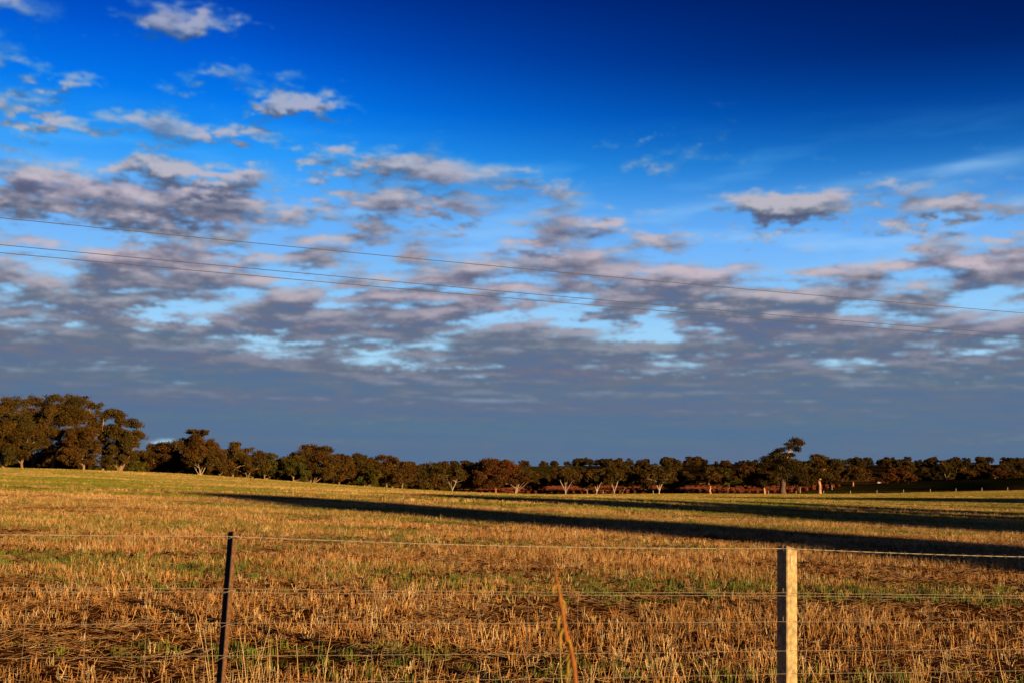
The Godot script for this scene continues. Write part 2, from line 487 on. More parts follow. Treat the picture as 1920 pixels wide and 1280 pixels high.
func plate(x: float, z: float) -> float:
	x /= 100.0
	z /= 100.0
	var s: float = LAND_PLANE[0] + LAND_PLANE[1] * x + LAND_PLANE[2] * z
	for k in range(0, LAND.size(), 3):
		var dx: float = x - LAND[k] * 0.01
		var dz: float = z - LAND[k + 1] * 0.01
		var r := dx * dx + dz * dz
		if r > 1e-9:
			s += LAND[k + 2] * 0.5 * r * log(r)
	return s


func prepare_heights() -> void:
	heights.resize(GW * GH)
	for j in GH:
		for i in GW:
			heights[j * GW + i] = plate(GX0 + i * CELL, GZ0 + j * CELL)


func height(x: float, z: float) -> float:
	var u := (x - GX0) / CELL
	var w := (z - GZ0) / CELL
	if u < 0.0 or w < 0.0 or u >= GW - 1.001 or w >= GH - 1.001:
		return plate(x, z)
	var i := int(u)
	var j := int(w)
	u -= i
	w -= j
	var k := j * GW + i
	return lerpf(lerpf(heights[k], heights[k + 1], u), lerpf(heights[k + GW], heights[k + GW + 1], u), w)


func field_edge(x: float) -> float:
	return clampf(398.0 + x * 2.05, 165.0, 424.0)


var patch_noise := FastNoiseLite.new()
var green_noise := FastNoiseLite.new()


# how much green has come up between the stubble: in strips along the drill rows
func green_at(x: float, z: float) -> float:
	var v := z * 0.985 + x * 0.17
	var u := x * 0.985 - z * 0.17
	var strip := 0.5 + 0.5 * cos(v * TAU / 8.6 + 1.5 * green_noise.get_noise_2d(u * 0.25, v * 0.25))
	return clampf(strip * 0.62 - 0.20 + 0.14 * clampf((z - 28.0) / 40.0, 0.0, 1.0) + 1.0 * green_noise.get_noise_2d(u * 0.35, v * 1.6) + 0.5 * green_noise.get_noise_2d(u * 1.7, v * 4.0), 0.0, 1.0)


func land_color(x: float, z: float) -> Color:
	var n := patch_noise.get_noise_2d(x * 0.6, z * 0.6)
	if z < field_edge(x) + 3.0:
		var straw := Color(0.44, 0.185, 0.058) * (1.0 + 0.35 * n)
		return straw.lerp(Color(0.17, 0.20, 0.04), 0.75 * green_at(x, z))
	if x > 128.0 and z < 443.0 - (x - 128.0) * 0.02:
		return Color(0.34, 0.13, 0.055) * (1.0 + 0.3 * n)
	if x > 105.0 + (z - 424.0) * 0.5 and z < 552.0:
		return Color(0.26, 0.28, 0.05) * (1.0 + 0.25 * n)
	if z < 585.0 and x > -40.0 and x < 190.0:
		return Color(0.34, 0.13, 0.055) * (1.0 + 0.3 * n)
	if x > 200.0 and x < 245.0 and z > 600.0 and z < 720.0:
		return Color(0.50, 0.31, 0.10) * (1.0 + 0.2 * n)
	if x > -30.0 and x < 75.0 and z > 820.0 and z < 1140.0:
		return Color(0.26, 0.28, 0.05) * (1.0 + 0.25 * n)
	if z >= 1140.0 and z < 1300.0 and x > 20.0 and x < 110.0:
		return Color(0.50, 0.31, 0.10)
	return Color(0.13, 0.10, 0.035) * (1.0 + 0.4 * n)


func litter_texture() -> ImageTexture:
	# soil crumbs with broken straw lying over them, four metres square
	var im := Image.create_empty(1024, 1024, false, Image.FORMAT_RGB8)
	var n := FastNoiseLite.new()
	n.seed = 31
	n.frequency = 0.035
	n.fractal_octaves = 5
	for j in 1024:
		for i in 1024:
			var v := 0.30 + 0.16 * n.get_noise_2d(i, j)
			im.set_pixel(i, j, Color(v * 1.12, v * 0.86, v * 0.74))
	var r := RandomNumberGenerator.new()
	r.seed = 32
	for k in 7500:
		var x := r.randf() * 1024.0
		var y := r.randf() * 1024.0
		var a := r.randf() * TAU
		var tone := r.randf_range(0.5, 1.0)
		var c := Color(tone, tone * r.randf_range(0.9, 1.0), tone * r.randf_range(0.8, 1.0))
		for s in int(r.randf_range(12, 46)):
			im.set_pixel(posmod(int(x), 1024), posmod(int(y), 1024), c)
			x += cos(a)
			y += sin(a) * 0.8
	return ImageTexture.create_from_image(im)


func steps(marks: Array) -> PackedFloat32Array:
	# from mark to mark with the given step
	var out := PackedFloat32Array()
	for k in range(0, marks.size() - 2, 2):
		var x: float = marks[k]
		while x < marks[k + 2] - 0.001:
			out.append(x)
			x += marks[k + 1]
	out.append(marks[-1])
	return out


func make_ground() -> void:
	patch_noise.seed = 41
	patch_noise.frequency = 0.08
	patch_noise.fractal_octaves = 4
	green_noise.seed = 43
	green_noise.frequency = 0.09
	green_noise.fractal_octaves = 3
	var xs := steps([-3200.0, 400.0, -1200.0, 100.0, -400.0, 16.0, -212.0, 6.0, -80.0, 2.0, 80.0, 4.0, 260.0, 12.0, 620.0, 100.0, 1400.0, 400.0, 3400.0])
	var zs := steps([-800.0, 190.0, -40.0, 4.0, 0.0, 1.0, 70.0, 2.0, 200.0, 4.0, 468.0, 10.0, 720.0, 16.0, 1300.0, 60.0, 2000.0, 500.0, 5000.0])
	var s := Shape.new()
	s.smooth = true
	var w := xs.size()
	for z in zs:
		for x in xs:
			var y := height(x, z) if z < 2500.0 else -10.0
			s.v.append(Vector3(x, y, -z))
			s.c.append(land_color(x, z))
	for j in zs.size():
		for i in w:
			var a := s.v[j * w + mini(i + 1, w - 1)] - s.v[j * w + maxi(i - 1, 0)]
			var b := s.v[mini(j + 1, zs.size() - 1) * w + i] - s.v[maxi(j - 1, 0) * w + i]
			s.n.append(a.cross(b).normalized())
			if i + 1 < w and j + 1 < zs.size():
				var k := j * w + i
				s.t.append_array(PackedInt32Array([k, k + w, k + 1, k + 1, k + w, k + w + 1]))
	var m := tinted(1.0)
	m.specular_mode = BaseMaterial3D.SPECULAR_DISABLED
	m.albedo_texture = litter_texture()
	m.uv1_triplanar = true
	m.uv1_world_triplanar = true
	m.uv1_scale = Vector3(0.25, 0.25, 0.25)
	m.normal_enabled = true
	m.normal_texture = relief_of(m.albedo_texture.get_image(), 3.0)
	var o := part("ground", s.mesh(), m, self)
	tag(o, "wide stubble field and the farmland rolling away behind it", "ground", "", "structure")


# ---------------------------------------------------------------- trees

# x, distance, height, crown width, how far the crown stands beside the foot, style, seed, label
const LINE_TREES := [
	[-96.8, 205.0, 15.0, 12.3, -0.66, "olive", 1, "tall dense gum at the far left end, cut off by the picture edge"],
	[-98.7, 222.0, 15.4, 8.9, -0.34, "brown", 2, "dense brown-green gum second from the left end of the tree line"],
	[-88.8, 208.0, 15.4, 11.2, 1.52, "olive", 3, "tallest broad gum of the left clump, pale trunk leaning to the right"],
	[-84.5, 214.0, 15.6, 4.9, 0.37, "sparse", 4, "thin open-crowned gum with bare pale upper limbs on the left clump's shoulder"],
	[-80.5, 212.0, 12.8, 7.8, 0.58, "olive", 5, "gum of middle height just right of the thin open-crowned one"],
	[-76.6, 210.0, 11.1, 8.0, 1.75, "spread", 6, "low spreading gum ending the left clump, limbs reaching out to the right"],
	[-90.7, 200.0, 9.3, 8.0, -0.80, "olive", 7, "shorter gum standing in front of the far left tall gums, trunk kinked and sunlit"],
	[-80.1, 202.0, 8.6, 7.1, -0.67, "brown", 8, "shorter brown gum filling the foot of the left clump"],
	[-74.4, 204.0, 7.4, 6.1, 0.07, "spread", 9, "small many-stemmed gum at the foot of the spreading gum"],
	[-81.8, 252.0, 8.1, 7.8, -0.51, "brown", 10, "rounded brown gum in the dip right of the left clump"],
	[-79.4, 258.0, 8.7, 6.5, -0.52, "olive", 11, "rounded olive gum just left of the umbrella-topped gum"],
	[-71.8, 250.0, 11.6, 12.0, -1.14, "umbrella", 12, "gum with an umbrella-shaped tuft standing clear above its round crown"],
	[-69.5, 242.0, 5.3, 8.0, -0.79, "pale_v", 62, "gum with bright sunlit forked limbs below the umbrella-topped crown"],
	[-67.4, 262.0, 9.2, 7.6, -0.45, "olive", 13, "gum with a knobbly crown right of the umbrella-topped gum"],
	[-65.8, 268.0, 8.4, 8.6, 0.94, "spread", 14, "gum with fanned pale branches right of the knobbly-crowned one"],
	[-67.9, 252.0, 5.0, 6.8, -0.27, "brown", 15, "low brown gum in front, right of the umbrella-topped gum"],
	[-63.8, 278.0, 7.7, 8.3, 2.43, "green", 16, "low green-tinged gum on the slope left of the big domed gum"],
	[-55.5, 276.0, 7.4, 6.9, -0.27, "green", 17, "greenest rounded gum directly at the left foot of the big domed gum"],
	[-54.0, 292.0, 11.1, 15.2, -0.69, "dense", 18, "big domed gum standing highest in the middle of the sloping tree line"],
	[-52.7, 282.0, 5.8, 7.9, 4.58, "spread", 19, "low brown gum in front of the big domed gum, one pale limb sloping right"],
	[-48.1, 304.0, 9.5, 8.8, -0.28, "brown", 20, "gum with a bright forked trunk right of the big domed gum"],
	[-44.5, 312.0, 9.8, 8.7, -0.27, "olive", 21, "first of the even-topped gums right of the big domed gum"],
	[-42.8, 316.0, 9.1, 8.8, 1.34, "olive", 22, "second of the even-topped gums, small crown before a dark gap"],
	[-36.9, 322.0, 10.1, 12.2, -0.23, "dense", 23, "round-shouldered gum at the right end of the sloping tree line"],
	[-33.0, 330.0, 8.7, 8.9, -0.17, "brown", 24, "gum stepping down at the right end of the sloping line, before the sky notch"],
	[-40.9, 306.0, 5.4, 6.1, 2.02, "green", 25, "low bushy gum with two short white stems at the slope's foot"],
	[-27.8, 385.0, 10.6, 11.9, -0.93, "pale_v", 26, "white-stemmed gum just right of the notch of sky"],
	[-21.0, 395.0, 11.5, 10.7, -0.16, "pale_v", 27, "gum with two upright white trunks left of the big dark brown tree"],
	[-14.9, 420.0, 11.1, 10.5, 0.29, "brown", 28, "brown gum with thin forked pale limb left of the big dark brown tree"],
	[-5.1, 408.0, 13.2, 20.0, -1.37, "darkbig", 29, "biggest dark brown tree of the middle with a red sunlit trunk"],
	[1.9, 412.0, 10.3, 15.7, 1.96, "pale_fan", 30, "gum with many bare white limbs fanned low to the right, beside the dark brown tree"],
	[11.5, 440.0, 7.7, 8.8, -0.03, "brown", 31, "small brown gum below the distant green paddock"],
	[21.3, 410.0, 10.2, 11.9, 0.35, "pale_v", 32, "solitary gum with a white candelabra trunk in front of the vines"],
	[30.9, 425.0, 9.1, 8.9, -1.30, "brown", 33, "slim gum with a leaning white trunk right of the candelabra gum"],
	[33.7, 418.0, 9.6, 10.4, 0.80, "pale_v", 34, "gum with several white stems, left one of the central pair"],
	[40.5, 416.0, 9.7, 11.2, -0.02, "pale_v", 35, "gum with a white trunk forking low, right one of the central pair"],
	[44.3, 424.0, 8.2, 9.3, 3.35, "brown", 36, "bushy gum closing the middle group on the right, short white trunk"],
	[59.3, 470.0, 7.6, 6.1, -0.00, "brown", 37, "slight grey-brown gum half hidden left of the white forked gum"],
	[57.3, 412.0, 10.8, 12.4, -0.00, "pale_big", 38, "isolated gum with a bright white trunk forking wide in front of red vines"],
	[65.4, 430.0, 7.5, 7.7, 0.00, "brown", 39, "small bushy gum tucked behind the white forked gum"],
	[71.7, 440.0, 8.3, 8.4, 0.01, "pale_v", 40, "small round gum with two thin white stems among the red vines"],
	[77.5, 416.0, 9.8, 9.6, 0.65, "stout_red", 41, "gum with a thick stubby orange-lit trunk left of the tall tiered tree"],
	[95.0, 470.0, 9.8, 10.8, -0.43, "green", 42, "round green gum with a small white fork behind the orange-trunked one"],
	[99.2, 418.0, 9.3, 12.1, -0.78, "stout_red", 43, "gum with a stout pale trunk just left of the tall tiered tree"],
	[102.2, 402.0, 21.4, 23.7, 1.03, "tiered", 44, "tallest tree on the right, flat tiers of foliage rising above the skyline"],
	[121.5, 421.0, 15.4, 15.2, -0.65, "stout_tall", 45, "gum with a bright orange trunk right of the tall tiered tree"],
	[122.1, 452.0, 12.8, 9.9, 0.12, "brown", 46, "brown round gum close behind the tall tiered tree"],
	[149.9, 500.0, 12.6, 11.0, 0.16, "brown", 47, "brown round gum behind, right of the orange-trunked gum"],
	[103.2, 470.0, 11.2, 14.1, 0.06, "darkbig", 48, "dark gum standing behind, left of the tall tiered tree"],
	[179.7, 562.0, 9.1, 15.7, 0.13, "stout_red", 49, "gum with glowing trunk at the left foot of the dark paddock"],
	[202.1, 575.0, 5.7, 11.5, 0.10, "autumn", 50, "left one of the orange-brown trees above the dark paddock"],
	[209.6, 580.0, 8.0, 13.3, 0.18, "autumn", 51, "tallest of the orange-brown trees above the dark paddock"],
	[214.7, 578.0, 4.5, 9.8, 0.10, "autumn", 52, "right one of the orange-brown trees above the dark paddock"],
	[252.4, 620.0, 9.7, 16.7, 0.32, "pale_v", 53, "gum with bright bare limbs in the dark wood above the paddock"],
	[259.8, 600.0, 4.2, 15.0, 0.17, "brown", 54, "bushy brown tree at the wood's edge above the paddock"],
	[273.4, 605.0, 6.1, 10.3, 0.28, "autumn", 55, "round rust-red tree in the dark wood at the right"],
	[283.6, 605.0, 3.4, 10.9, 0.19, "brown", 56, "small pale-topped bush tree near the right edge above the paddock"],
]
# per style: lowest clump and fork as shares of the height, clumps, clump size as a share of the width, bark, leaf tones, how closed the crown is
const STYLES := {
	"olive": [0.10, 0.22, 60, 0.150, "pale", "olive", 0.95],
	"brown": [0.06, 0.18, 52, 0.160, "pale", "brown", 1.0],
	"green": [0.03, 0.10, 46, 0.145, "pale", "green", 1.05],
	"sparse": [0.40, 0.35, 22, 0.17, "pale", "olive", 0.5],
	"spread": [0.10, 0.05, 50, 0.15, "pale", "olive", 0.8],
	"umbrella": [0.06, 0.22, 62, 0.14, "pale", "brown", 1.0],
	"dense": [0.08, 0.24, 66, 0.115, "pale", "brown", 1.05],
	"darkbig": [0.08, 0.16, 70, 0.11, "red", "rust", 1.15],
	"pale_v": [0.30, 0.09, 44, 0.140, "white", "olive", 0.55],
	"pale_big": [0.30, 0.10, 50, 0.135, "white", "olive", 0.5],
	"pale_fan": [0.28, 0.04, 46, 0.12, "white", "olive", 0.5],
	"stout_red": [0.20, 0.26, 48, 0.155, "orange", "brown", 0.85],
	"stout_tall": [0.18, 0.30, 60, 0.14, "orange", "olive", 0.85],
	"tiered": [0.2, 0.3, 0, 0.1, "dark", "dark", 1.0],
	"autumn": [0.02, 0.12, 46, 0.14, "pale", "rust", 1.1],
	"roadside": [0.10, 0.16, 60, 0.17, "pale", "olive", 1.3],
	"wood": [0.0, 0.10, 40, 0.15, "pale", "olive", 1.1],
	"wood_brown": [0.0, 0.10, 40, 0.15, "pale", "brown", 1.1],
	"wood_dark": [0.0, 0.10, 40, 0.15, "dark", "dark", 1.1],
}
const BARKS := {"pale": [0.19, 0.12, 0.062], "white": [0.33, 0.25, 0.17], "red": [0.24, 0.085, 0.04], "orange": [0.38, 0.19, 0.10], "dark": [0.11, 0.07, 0.05]}
const LEAVES := {"olive": [0.050, 0.030, 0.0070], "brown": [0.054, 0.028, 0.0072], "green": [0.046, 0.037, 0.0065], "rust": [0.066, 0.026, 0.0080], "dark": [0.036, 0.023, 0.0065]}
# the tall tree's foliage tiers: across, up, half width, half height, in hundredths of its height
const TIERS := [[21, 95, 13, 4.5], [29, 87, 9, 5], [10, 86, 11, 4], [23, 79, 9, 4.5], [15, 81, 7, 4], [-1, 77, 11, 4.5], [-9, 71, 8, 4], [-12, 67, 12, 4.5], [8, 67, 12, 5], [18, 66, 9, 4.5], [-19, 57, 15, 8], [0, 56, 15, 9], [17, 50, 14, 9], [-29, 46, 13, 8], [-10, 42, 15, 9], [12, 41, 15, 9], [28, 37, 13, 9], [-36, 32, 11, 7], [-21, 28, 13, 8], [25, 27, 15, 8], [38, 27, 11, 7], [4, 32, 15, 8], [-42, 22, 8, 5], [36, 17, 8, 5], [-30, 20, 9, 5]]


func crown_clumps(style: String, h: float, w: float, lean: float, r: RandomNumberGenerator) -> Array:
	var out := []
	var s: Array = STYLES[style]
	if style == "tiered":
		for t in TIERS:
			out.append([Vector3(t[0] * h * 0.01, t[1] * h * 0.01, r.randf_range(-0.5, 0.5) * t[2] * h * 0.012), t[2] * h * 0.0118, t[3] * h * 0.0118])
			if t[1] < 60:
				out.append([Vector3(t[0] * h * 0.008, t[1] * h * 0.01 + 0.3, r.randf_range(-1.0, 1.0) * h * 0.2), t[2] * h * 0.010, t[3] * h * 0.010])
		return out
	var low: float = s[0]
	var n: int = s[2]
	var size: float = s[3] * w
	var top := 0.87 if style == "umbrella" else 1.0
	# the crown is a handful of lobes of uneven height, each a dome of clumps
	var lobes := []
	var count := 3 + r.randi() % 3 if w > 0.6 * h else 3
	lobes.append([Vector3(lean + w * r.randf_range(-0.08, 0.08), h * (top - 0.26), w * r.randf_range(-0.1, 0.1)), w * 0.32, h * 0.26])
	for k in count:
		var q := TAU * (k + r.randf_range(-0.25, 0.25)) / count + 0.4
		var high := r.randf_range(low + 0.17, low + 0.42) + (top - low) * 0.12
		var tall := minf(high - low, r.randf_range(0.2, 0.3))
		lobes.append([Vector3(lean * high + cos(q) * w * r.randf_range(0.24, 0.34), h * high, sin(q) * w * r.randf_range(0.2, 0.32)), w * r.randf_range(0.20, 0.29), h * tall])
	for k in n:
		var lobe: Array = lobes[0] if k < n / 3 else lobes[1 + k % count]
		var c: Vector3 = lobe[0]
		var q := k * 2.39996 + r.randf_range(-0.5, 0.5)
		var up := r.randf_range(-0.75, 1.0)
		var reach := sqrt(maxf(0.0, 1.0 - up * up)) * r.randf_range(0.8, 1.12)
		if k % 6 == 5:
			reach *= 0.4
		var cr := size * r.randf_range(0.6, 1.25)
		var y := clampf(c.y + up * (lobe[2] - cr * 0.4), low * h + cr * 0.2, top * h - cr * 0.55)
		out.append([Vector3(c.x + cos(q) * reach * lobe[1], y, c.z + sin(q) * reach * lobe[1]), cr, cr * r.randf_range(0.62, 0.95)])
	if style == "umbrella":
		for k in 11:
			var q := k / 10.0 * 2.0 - 1.0
			out.append([Vector3(lean + w * (0.19 * q + r.randf_range(-0.03, 0.03)), h * (0.955 - 0.035 * q * q + r.randf_range(-0.03, 0.005)), w * r.randf_range(-0.13, 0.13)), w * r.randf_range(0.07, 0.11), h * r.randf_range(0.03, 0.05)])
		for k in 5:
			out.append([Vector3(lean + w * r.randf_range(-0.1, 0.1), h * r.randf_range(0.84, 0.90), w * r.randf_range(-0.1, 0.1)), w * 0.06, h * 0.035])
	return out


func tree_meshes(style: String, h: float, w: float, lean: float, tree_seed: int, leaf: float) -> Array:
	var r := RandomNumberGenerator.new()
	r.seed = tree_seed * 977 + 13
	var s: Array = STYLES[style]
	var clumps := crown_clumps(style, h, w, lean, r)
	# skeleton: a trunk to the fork, then each clump hangs on the nearest wood below it
	var at := PackedVector3Array([Vector3(0, -0.25, 0)])
	var parent := PackedInt32Array([-1])
	var path := PackedFloat32Array([0.0])
	var fork: float = s[1] * h * r.randf_range(0.85, 1.15)
	for k in 3:
		var share := (k + 1) / 3.0
		at.append(Vector3(lean * 0.22 * share + r.randf_range(-0.02, 0.02) * h * 0.6, fork * share, r.randf_range(-0.015, 0.015) * h))
		parent.append(k)
		path.append(fork * share)
	if style == "tiered":
		for q in [Vector3(0.03, 0.42, 0.0), Vector3(0.05, 0.55, 0.01), Vector3(0.10, 0.68, 0.0), Vector3(0.15, 0.80, 0.0)]:
			at.append(q * h)
			parent.append(at.size() - 2)
			path.append(q.y * h)
	if style in ["pale_v", "pale_big", "pale_fan", "spread"]:
		# a few long limbs leave the fork at once
		var limbs := 5 if style == "pale_fan" else 3 if style == "pale_big" else 2 + r.randi() % 3
		for k in limbs:
			var side := (k + 0.5) / limbs * 2.0 - 1.0
			if style == "pale_fan":
				side = side * 0.8 + 0.35
			var from := 3
			for j in 3:
				var share := (j + 1) / 3.0
				at.append(at[3] + Vector3(side * w * 0.25 * pow(share, 1.1) + lean * 0.5 * share, (h * 0.62 - fork) * share * (1.0 - 0.3 * absf(side)), w * 0.12 * share * sin(k * 2.4)) + Vector3(r.randf_range(-1, 1), 0, r.randf_range(-1, 1)) * h * 0.015)
				parent.append(from)
				from = at.size() - 1
				path.append(at[from].y)
	var order := clumps.duplicate()
	order.sort_custom(func(a, b): return (a[0] - at[3]).length_squared() < (b[0] - at[3]).length_squared())
	var tips := []
	for cl in order:
		var goal: Vector3 = cl[0] - Vector3(0, cl[2] * 0.3, 0)
		var best := 0
		var least := 1e9
		for k in range(2, at.size()):
			var cost := at[k].distance_to(goal) + 2.2 * maxf(0.0, at[k].y - goal.y + 0.03 * h) + 0.22 * path[k]
			if cost < least:
				least = cost
				best = k
		var a := at[best]
		var from := best
		var bend := Vector3(r.randf_range(-1, 1), r.randf_range(-0.2, 0.9), r.randf_range(-1, 1)) * a.distance_to(goal) * 0.12
		for j in 3:
			var share := (j + 1) / 3.0
			at.append(a.lerp(goal, share) + bend * sin(share * PI))
			parent.append(from)
			path.append(path[from] + a.distance_to(goal) / 3.0)
			from = at.size() - 1
		tips.append(from)
	var burden := PackedFloat32Array()
	burden.resize(at.size())
	for k in tips:
		burden[k] += 1.0
	for k in range(at.size() - 1, 0, -1):
		burden[parent[k]] += maxf(burden[k], 0.3)
	var stout := 2.4 if style == "tiered" else 1.9 if style.begins_with("stout") else 1.5 if style == "darkbig" else 1.0
	var full := (0.015 if s[4] == "white" else 0.019) * h * stout + 0.07
	var b: Array = BARKS[s[4]]
	var wood := Shape.new()
	for k in range(1, at.size()):
		var p := parent[k]
		var rk := maxf(0.028, full * pow(burden[k] / burden[0], 0.55))
		var rp := maxf(0.03, full * pow(burden[p] / burden[0], 0.55)) if p <= 3 else minf(full * pow(burden[p] / burden[0], 0.55), rk * 1.5)
		if p == 0:
			rp = rk * 1.5
		var tone := r.randf_range(0.78, 1.12)
		if s[4] == "orange" and at[k].y > 0.5 * h:
			tone *= 1.15
		var paint := Color(b[0] * tone, b[1] * tone * r.randf_range(0.94, 1.03), b[2] * tone * r.randf_range(0.9, 1.03))
		if style == "tiered" and at[k].y > 0.5 * h:
			paint = Color(0.36, 0.28, 0.22) * tone
		wood.tube(PackedVector3Array([at[p], at[p].lerp(at[k], 0.5) + Vector3(r.randf_range(-1, 1), 0, r.randf_range(-1, 1)) * rk * 0.35, at[k]]), PackedFloat32Array([rp, (rp + rk) * 0.5, rk]), 6, paint)
	# leaves: small blades through each clump, more of them near its upper skin
	var base: Array = LEAVES[s[5]]
	var crown := Shape.new()
	for cl in clumps:
		var c: Vector3 = cl[0]
		var rx: float = cl[1]
		var ry: float = cl[2]
		var count := int(s[6] * 15.0 * (rx * rx + 2.0 * rx * ry) / 3.0 / (leaf * leaf))
		var tone := r.randf_range(0.72, 1.28)
		var hue := r.randf_range(-1.0, 1.0)
		# each clump is itself a few tufts
		var tufts := []
		for k in 5:
			var d := Vector3(r.randfn(), r.randfn() * 0.8 + 0.25, r.randfn()).normalized() * r.randf_range(0.35, 0.75)
			tufts.append(c + Vector3(d.x * rx, d.y * ry, d.z * rx))
		for k in count:
			var d := Vector3(r.randfn(), r.randfn(), r.randfn()).normalized()
			var q: Vector3 = tufts[k % 5] + Vector3(d.x * rx, d.y * ry * 0.85, d.z * rx) * 0.62 * (pow(r.randf(), 0.4) if k % 7 else r.randf_range(1.0, 1.45))
			var l := leaf * r.randf_range(0.6, 1.35)
			var along := Vector3(r.randfn() * 0.8, r.randfn() - 0.35, r.randfn() * 0.8).normalized() * l
			var across := along.cross(Vector3(r.randfn(), r.randfn(), r.randfn())).normalized() * l * 0.34
			var t := tone * r.randf_range(0.75, 1.25)
			crown.quad(q - along - across * 0.4, q - across, q + along, q + across, Color(base[0] * t * (1.0 + 0.18 * hue), base[1] * t, base[2] * t * (1.0 - 0.2 * hue)))
	return [wood.mesh(), crown.mesh()]


func plant_tree(called: String, meshes: Array, x: float, z: float, label: String, category: String, group: String, turn := 0.0) -> Node3D:
	var o := thing(called, Vector3(x, height(x, z), -z), label, category, group)
	o.rotation.y = turn
	if called in ["hill_gum", "ridge_gum", "valley_gum"]:
		# the low crowns of the woods reach the ground
		o.position.y -= 1.1
	if meshes[0]:
		part("trunk", meshes[0], mats.bark, o)
	part("crown", meshes[1], mats.leaf, o)
	return o


func make_line_trees() -> void:
	for t in LINE_TREES:
		plant_tree("gum_tree", tree_meshes(t[5], t[2], t[3], t[4], t[6], 0.00085 * t[1] + 0.03), t[0], t[1], t[7], "tree", "gum trees round the stubble field")


# roadside trees outside the picture, to the right: they cast the long shadows on the field
const ROADSIDE := [
	[50.0, -15.4, 12.4, 8.2, "first roadside gum beyond the right edge, nearest the camera"],
	[60.0, -3.9, 12.3, 8.6, "second roadside gum beyond the right edge"],
	[70.0, -3.1, 12.7, 7.4, "third roadside gum beyond the right edge"],
	[75.0, 3.7, 11.8, 7.6, "fourth roadside gum beyond the right edge"],
	[100.0, 1.7, 14.4, 4.0, "slender fifth roadside gum beyond the right edge"],
	[104.0, 34.0, 14.8, 12.0, "sixth roadside gum beyond the right edge, in a clump"],
	[110.0, 41.0, 15.6, 12.5, "seventh roadside gum beyond the right edge, in a clump"],
	[114.0, 50.0, 15.0, 12.5, "eighth roadside gum beyond the right edge, in a clump"],
	[122.0, 56.0, 14.4, 12.0, "last roadside gum beyond the right edge, at the clump's far end"],
]


func make_roadside_trees() -> void:
	var k := 0
	for t in ROADSIDE:
		plant_tree("roadside_gum", tree_meshes("roadside", t[2], t[3], 0.0, 300 + k, 0.30), t[0], t[1], t[4], "tree", "roadside gums right of the field")
		k += 1
	var meshes := tree_meshes("roadside", 13.0, 13.0, 0.0, 340, 0.5)  # unseen belt, added only to throw shade over the right-hand paddock
	for i in 10:
		var x := 232.0 + i * 11.0
		plant_tree("added_shade_tree", meshes, x, 408.0 + i * 13.0, "unseen tree of a belt added to shade the paddock at the right", "tree", "unseen belt added to shade the paddock", i * 1.3)


func make_shrubs() -> void:
	var kinds := []
	for k in 4:
		kinds.append(tree_meshes("green" if k % 2 else "brown", 3.4, 5.0, 0.0, 400 + k, 0.27))
	var r := RandomNumberGenerator.new()
	r.seed = 77
	for i in 64:
		# along the foot of the sloping tree line, thickest at its left end
		var share := pow(i / 63.0, 1.35)
		var x := lerpf(-112.0, -24.0, share) + r.randf_range(-2.0, 2.0)
		var z := 205.0 + 165.0 * pow(share, 1.25) + r.randf_range(-3.0, 24.0)
		var o := plant_tree("shrub", kinds[i % 4], x, z, "dark bushy undergrowth shrub at the foot of the sloping tree line", "shrub", "undergrowth along the sloping tree line", r.randf() * TAU)
		o.scale = Vector3.ONE * r.randf_range(0.75, 1.6) * (1.1 + 0.1 * share)


func make_hill_wood() -> void:
	var kinds := []
	for k in 6:
		kinds.append(tree_meshes(["wood_brown", "wood", "wood_dark", "wood", "wood_brown", "wood_dark"][k], 10.5, 11.0 + k % 3, 0.0, 500 + k, 0.62))
	var r := RandomNumberGenerator.new()
	r.seed = 91
	var planted := 0
	while planted < 290:
		var z := sqrt(r.randf_range(600.0 * 600.0, 1010.0 * 1010.0))
		var u := r.randf_range(0.085, 0.56)
		var x := u * z
		if x > 196.0 and x < 262.0 and z < 715.0 and x < 0.37 * z or z < 640.0 and u < 0.33 or u < 0.11 and z < 860.0 and z > 700.0:
			continue
		if u > 0.3 and z < 640.0 and r.randf() < 0.5:
			continue
		var o := plant_tree("hill_gum", kinds[planted % 6], x, z, "one of the many dark gums covering the wooded hill behind the vines", "tree", "wood on the far hill", r.randf() * TAU)
		o.scale = Vector3.ONE * r.randf_range(0.42, 0.82) * (0.62 if z > 780.0 and u > 0.19 and u < 0.31 else 1.0)
		planted += 1
	for i in 90:
		var z := r.randf_range(1120.0, 1230.0)
		var x := r.randf_range(-0.13, 0.115) * z
		if absf(x - 45.0) < 34.0 and r.randf() < 0.6:
			z += 90.0
		var o := plant_tree("ridge_gum", kinds[i % 6], x, z, "one of the small trees along the distant ridge above the green paddock", "tree", "trees on the distant ridge", r.randf() * TAU)
		o.scale = Vector3.ONE * r.randf_range(0.55, 0.95)
	for i in 105:
		var z := r.randf_range(590.0, 760.0)
		var x := r.randf_range(-0.14, 0.14) * z
		if x > -20.0 and x < 40.0 and z > 660.0:
			continue
		var o := plant_tree("valley_gum", kinds[(i + 2) % 6], x, z, "one of the dark trees in the valley behind the middle gums", "tree", "trees in the valley behind the middle gums", r.randf() * TAU)
		o.scale = Vector3.ONE * r.randf_range(0.6, 0.95)


func copies(called: String, mesh: Mesh, material: Material, data: PackedFloat32Array, label: String, category: String) -> void:
	var mm := MultiMesh.new()
	mm.transform_format = MultiMesh.TRANSFORM_3D
	mm.use_colors = true
	mm.mesh = mesh
	mm.instance_count = data.size() / 16
	mm.buffer = data
	var o := MultiMeshInstance3D.new()
	o.name = numbered(called)
	o.multimesh = mm
	o.material_override = material
	tag(o, label, category, "", "stuff")
	add_child(o)


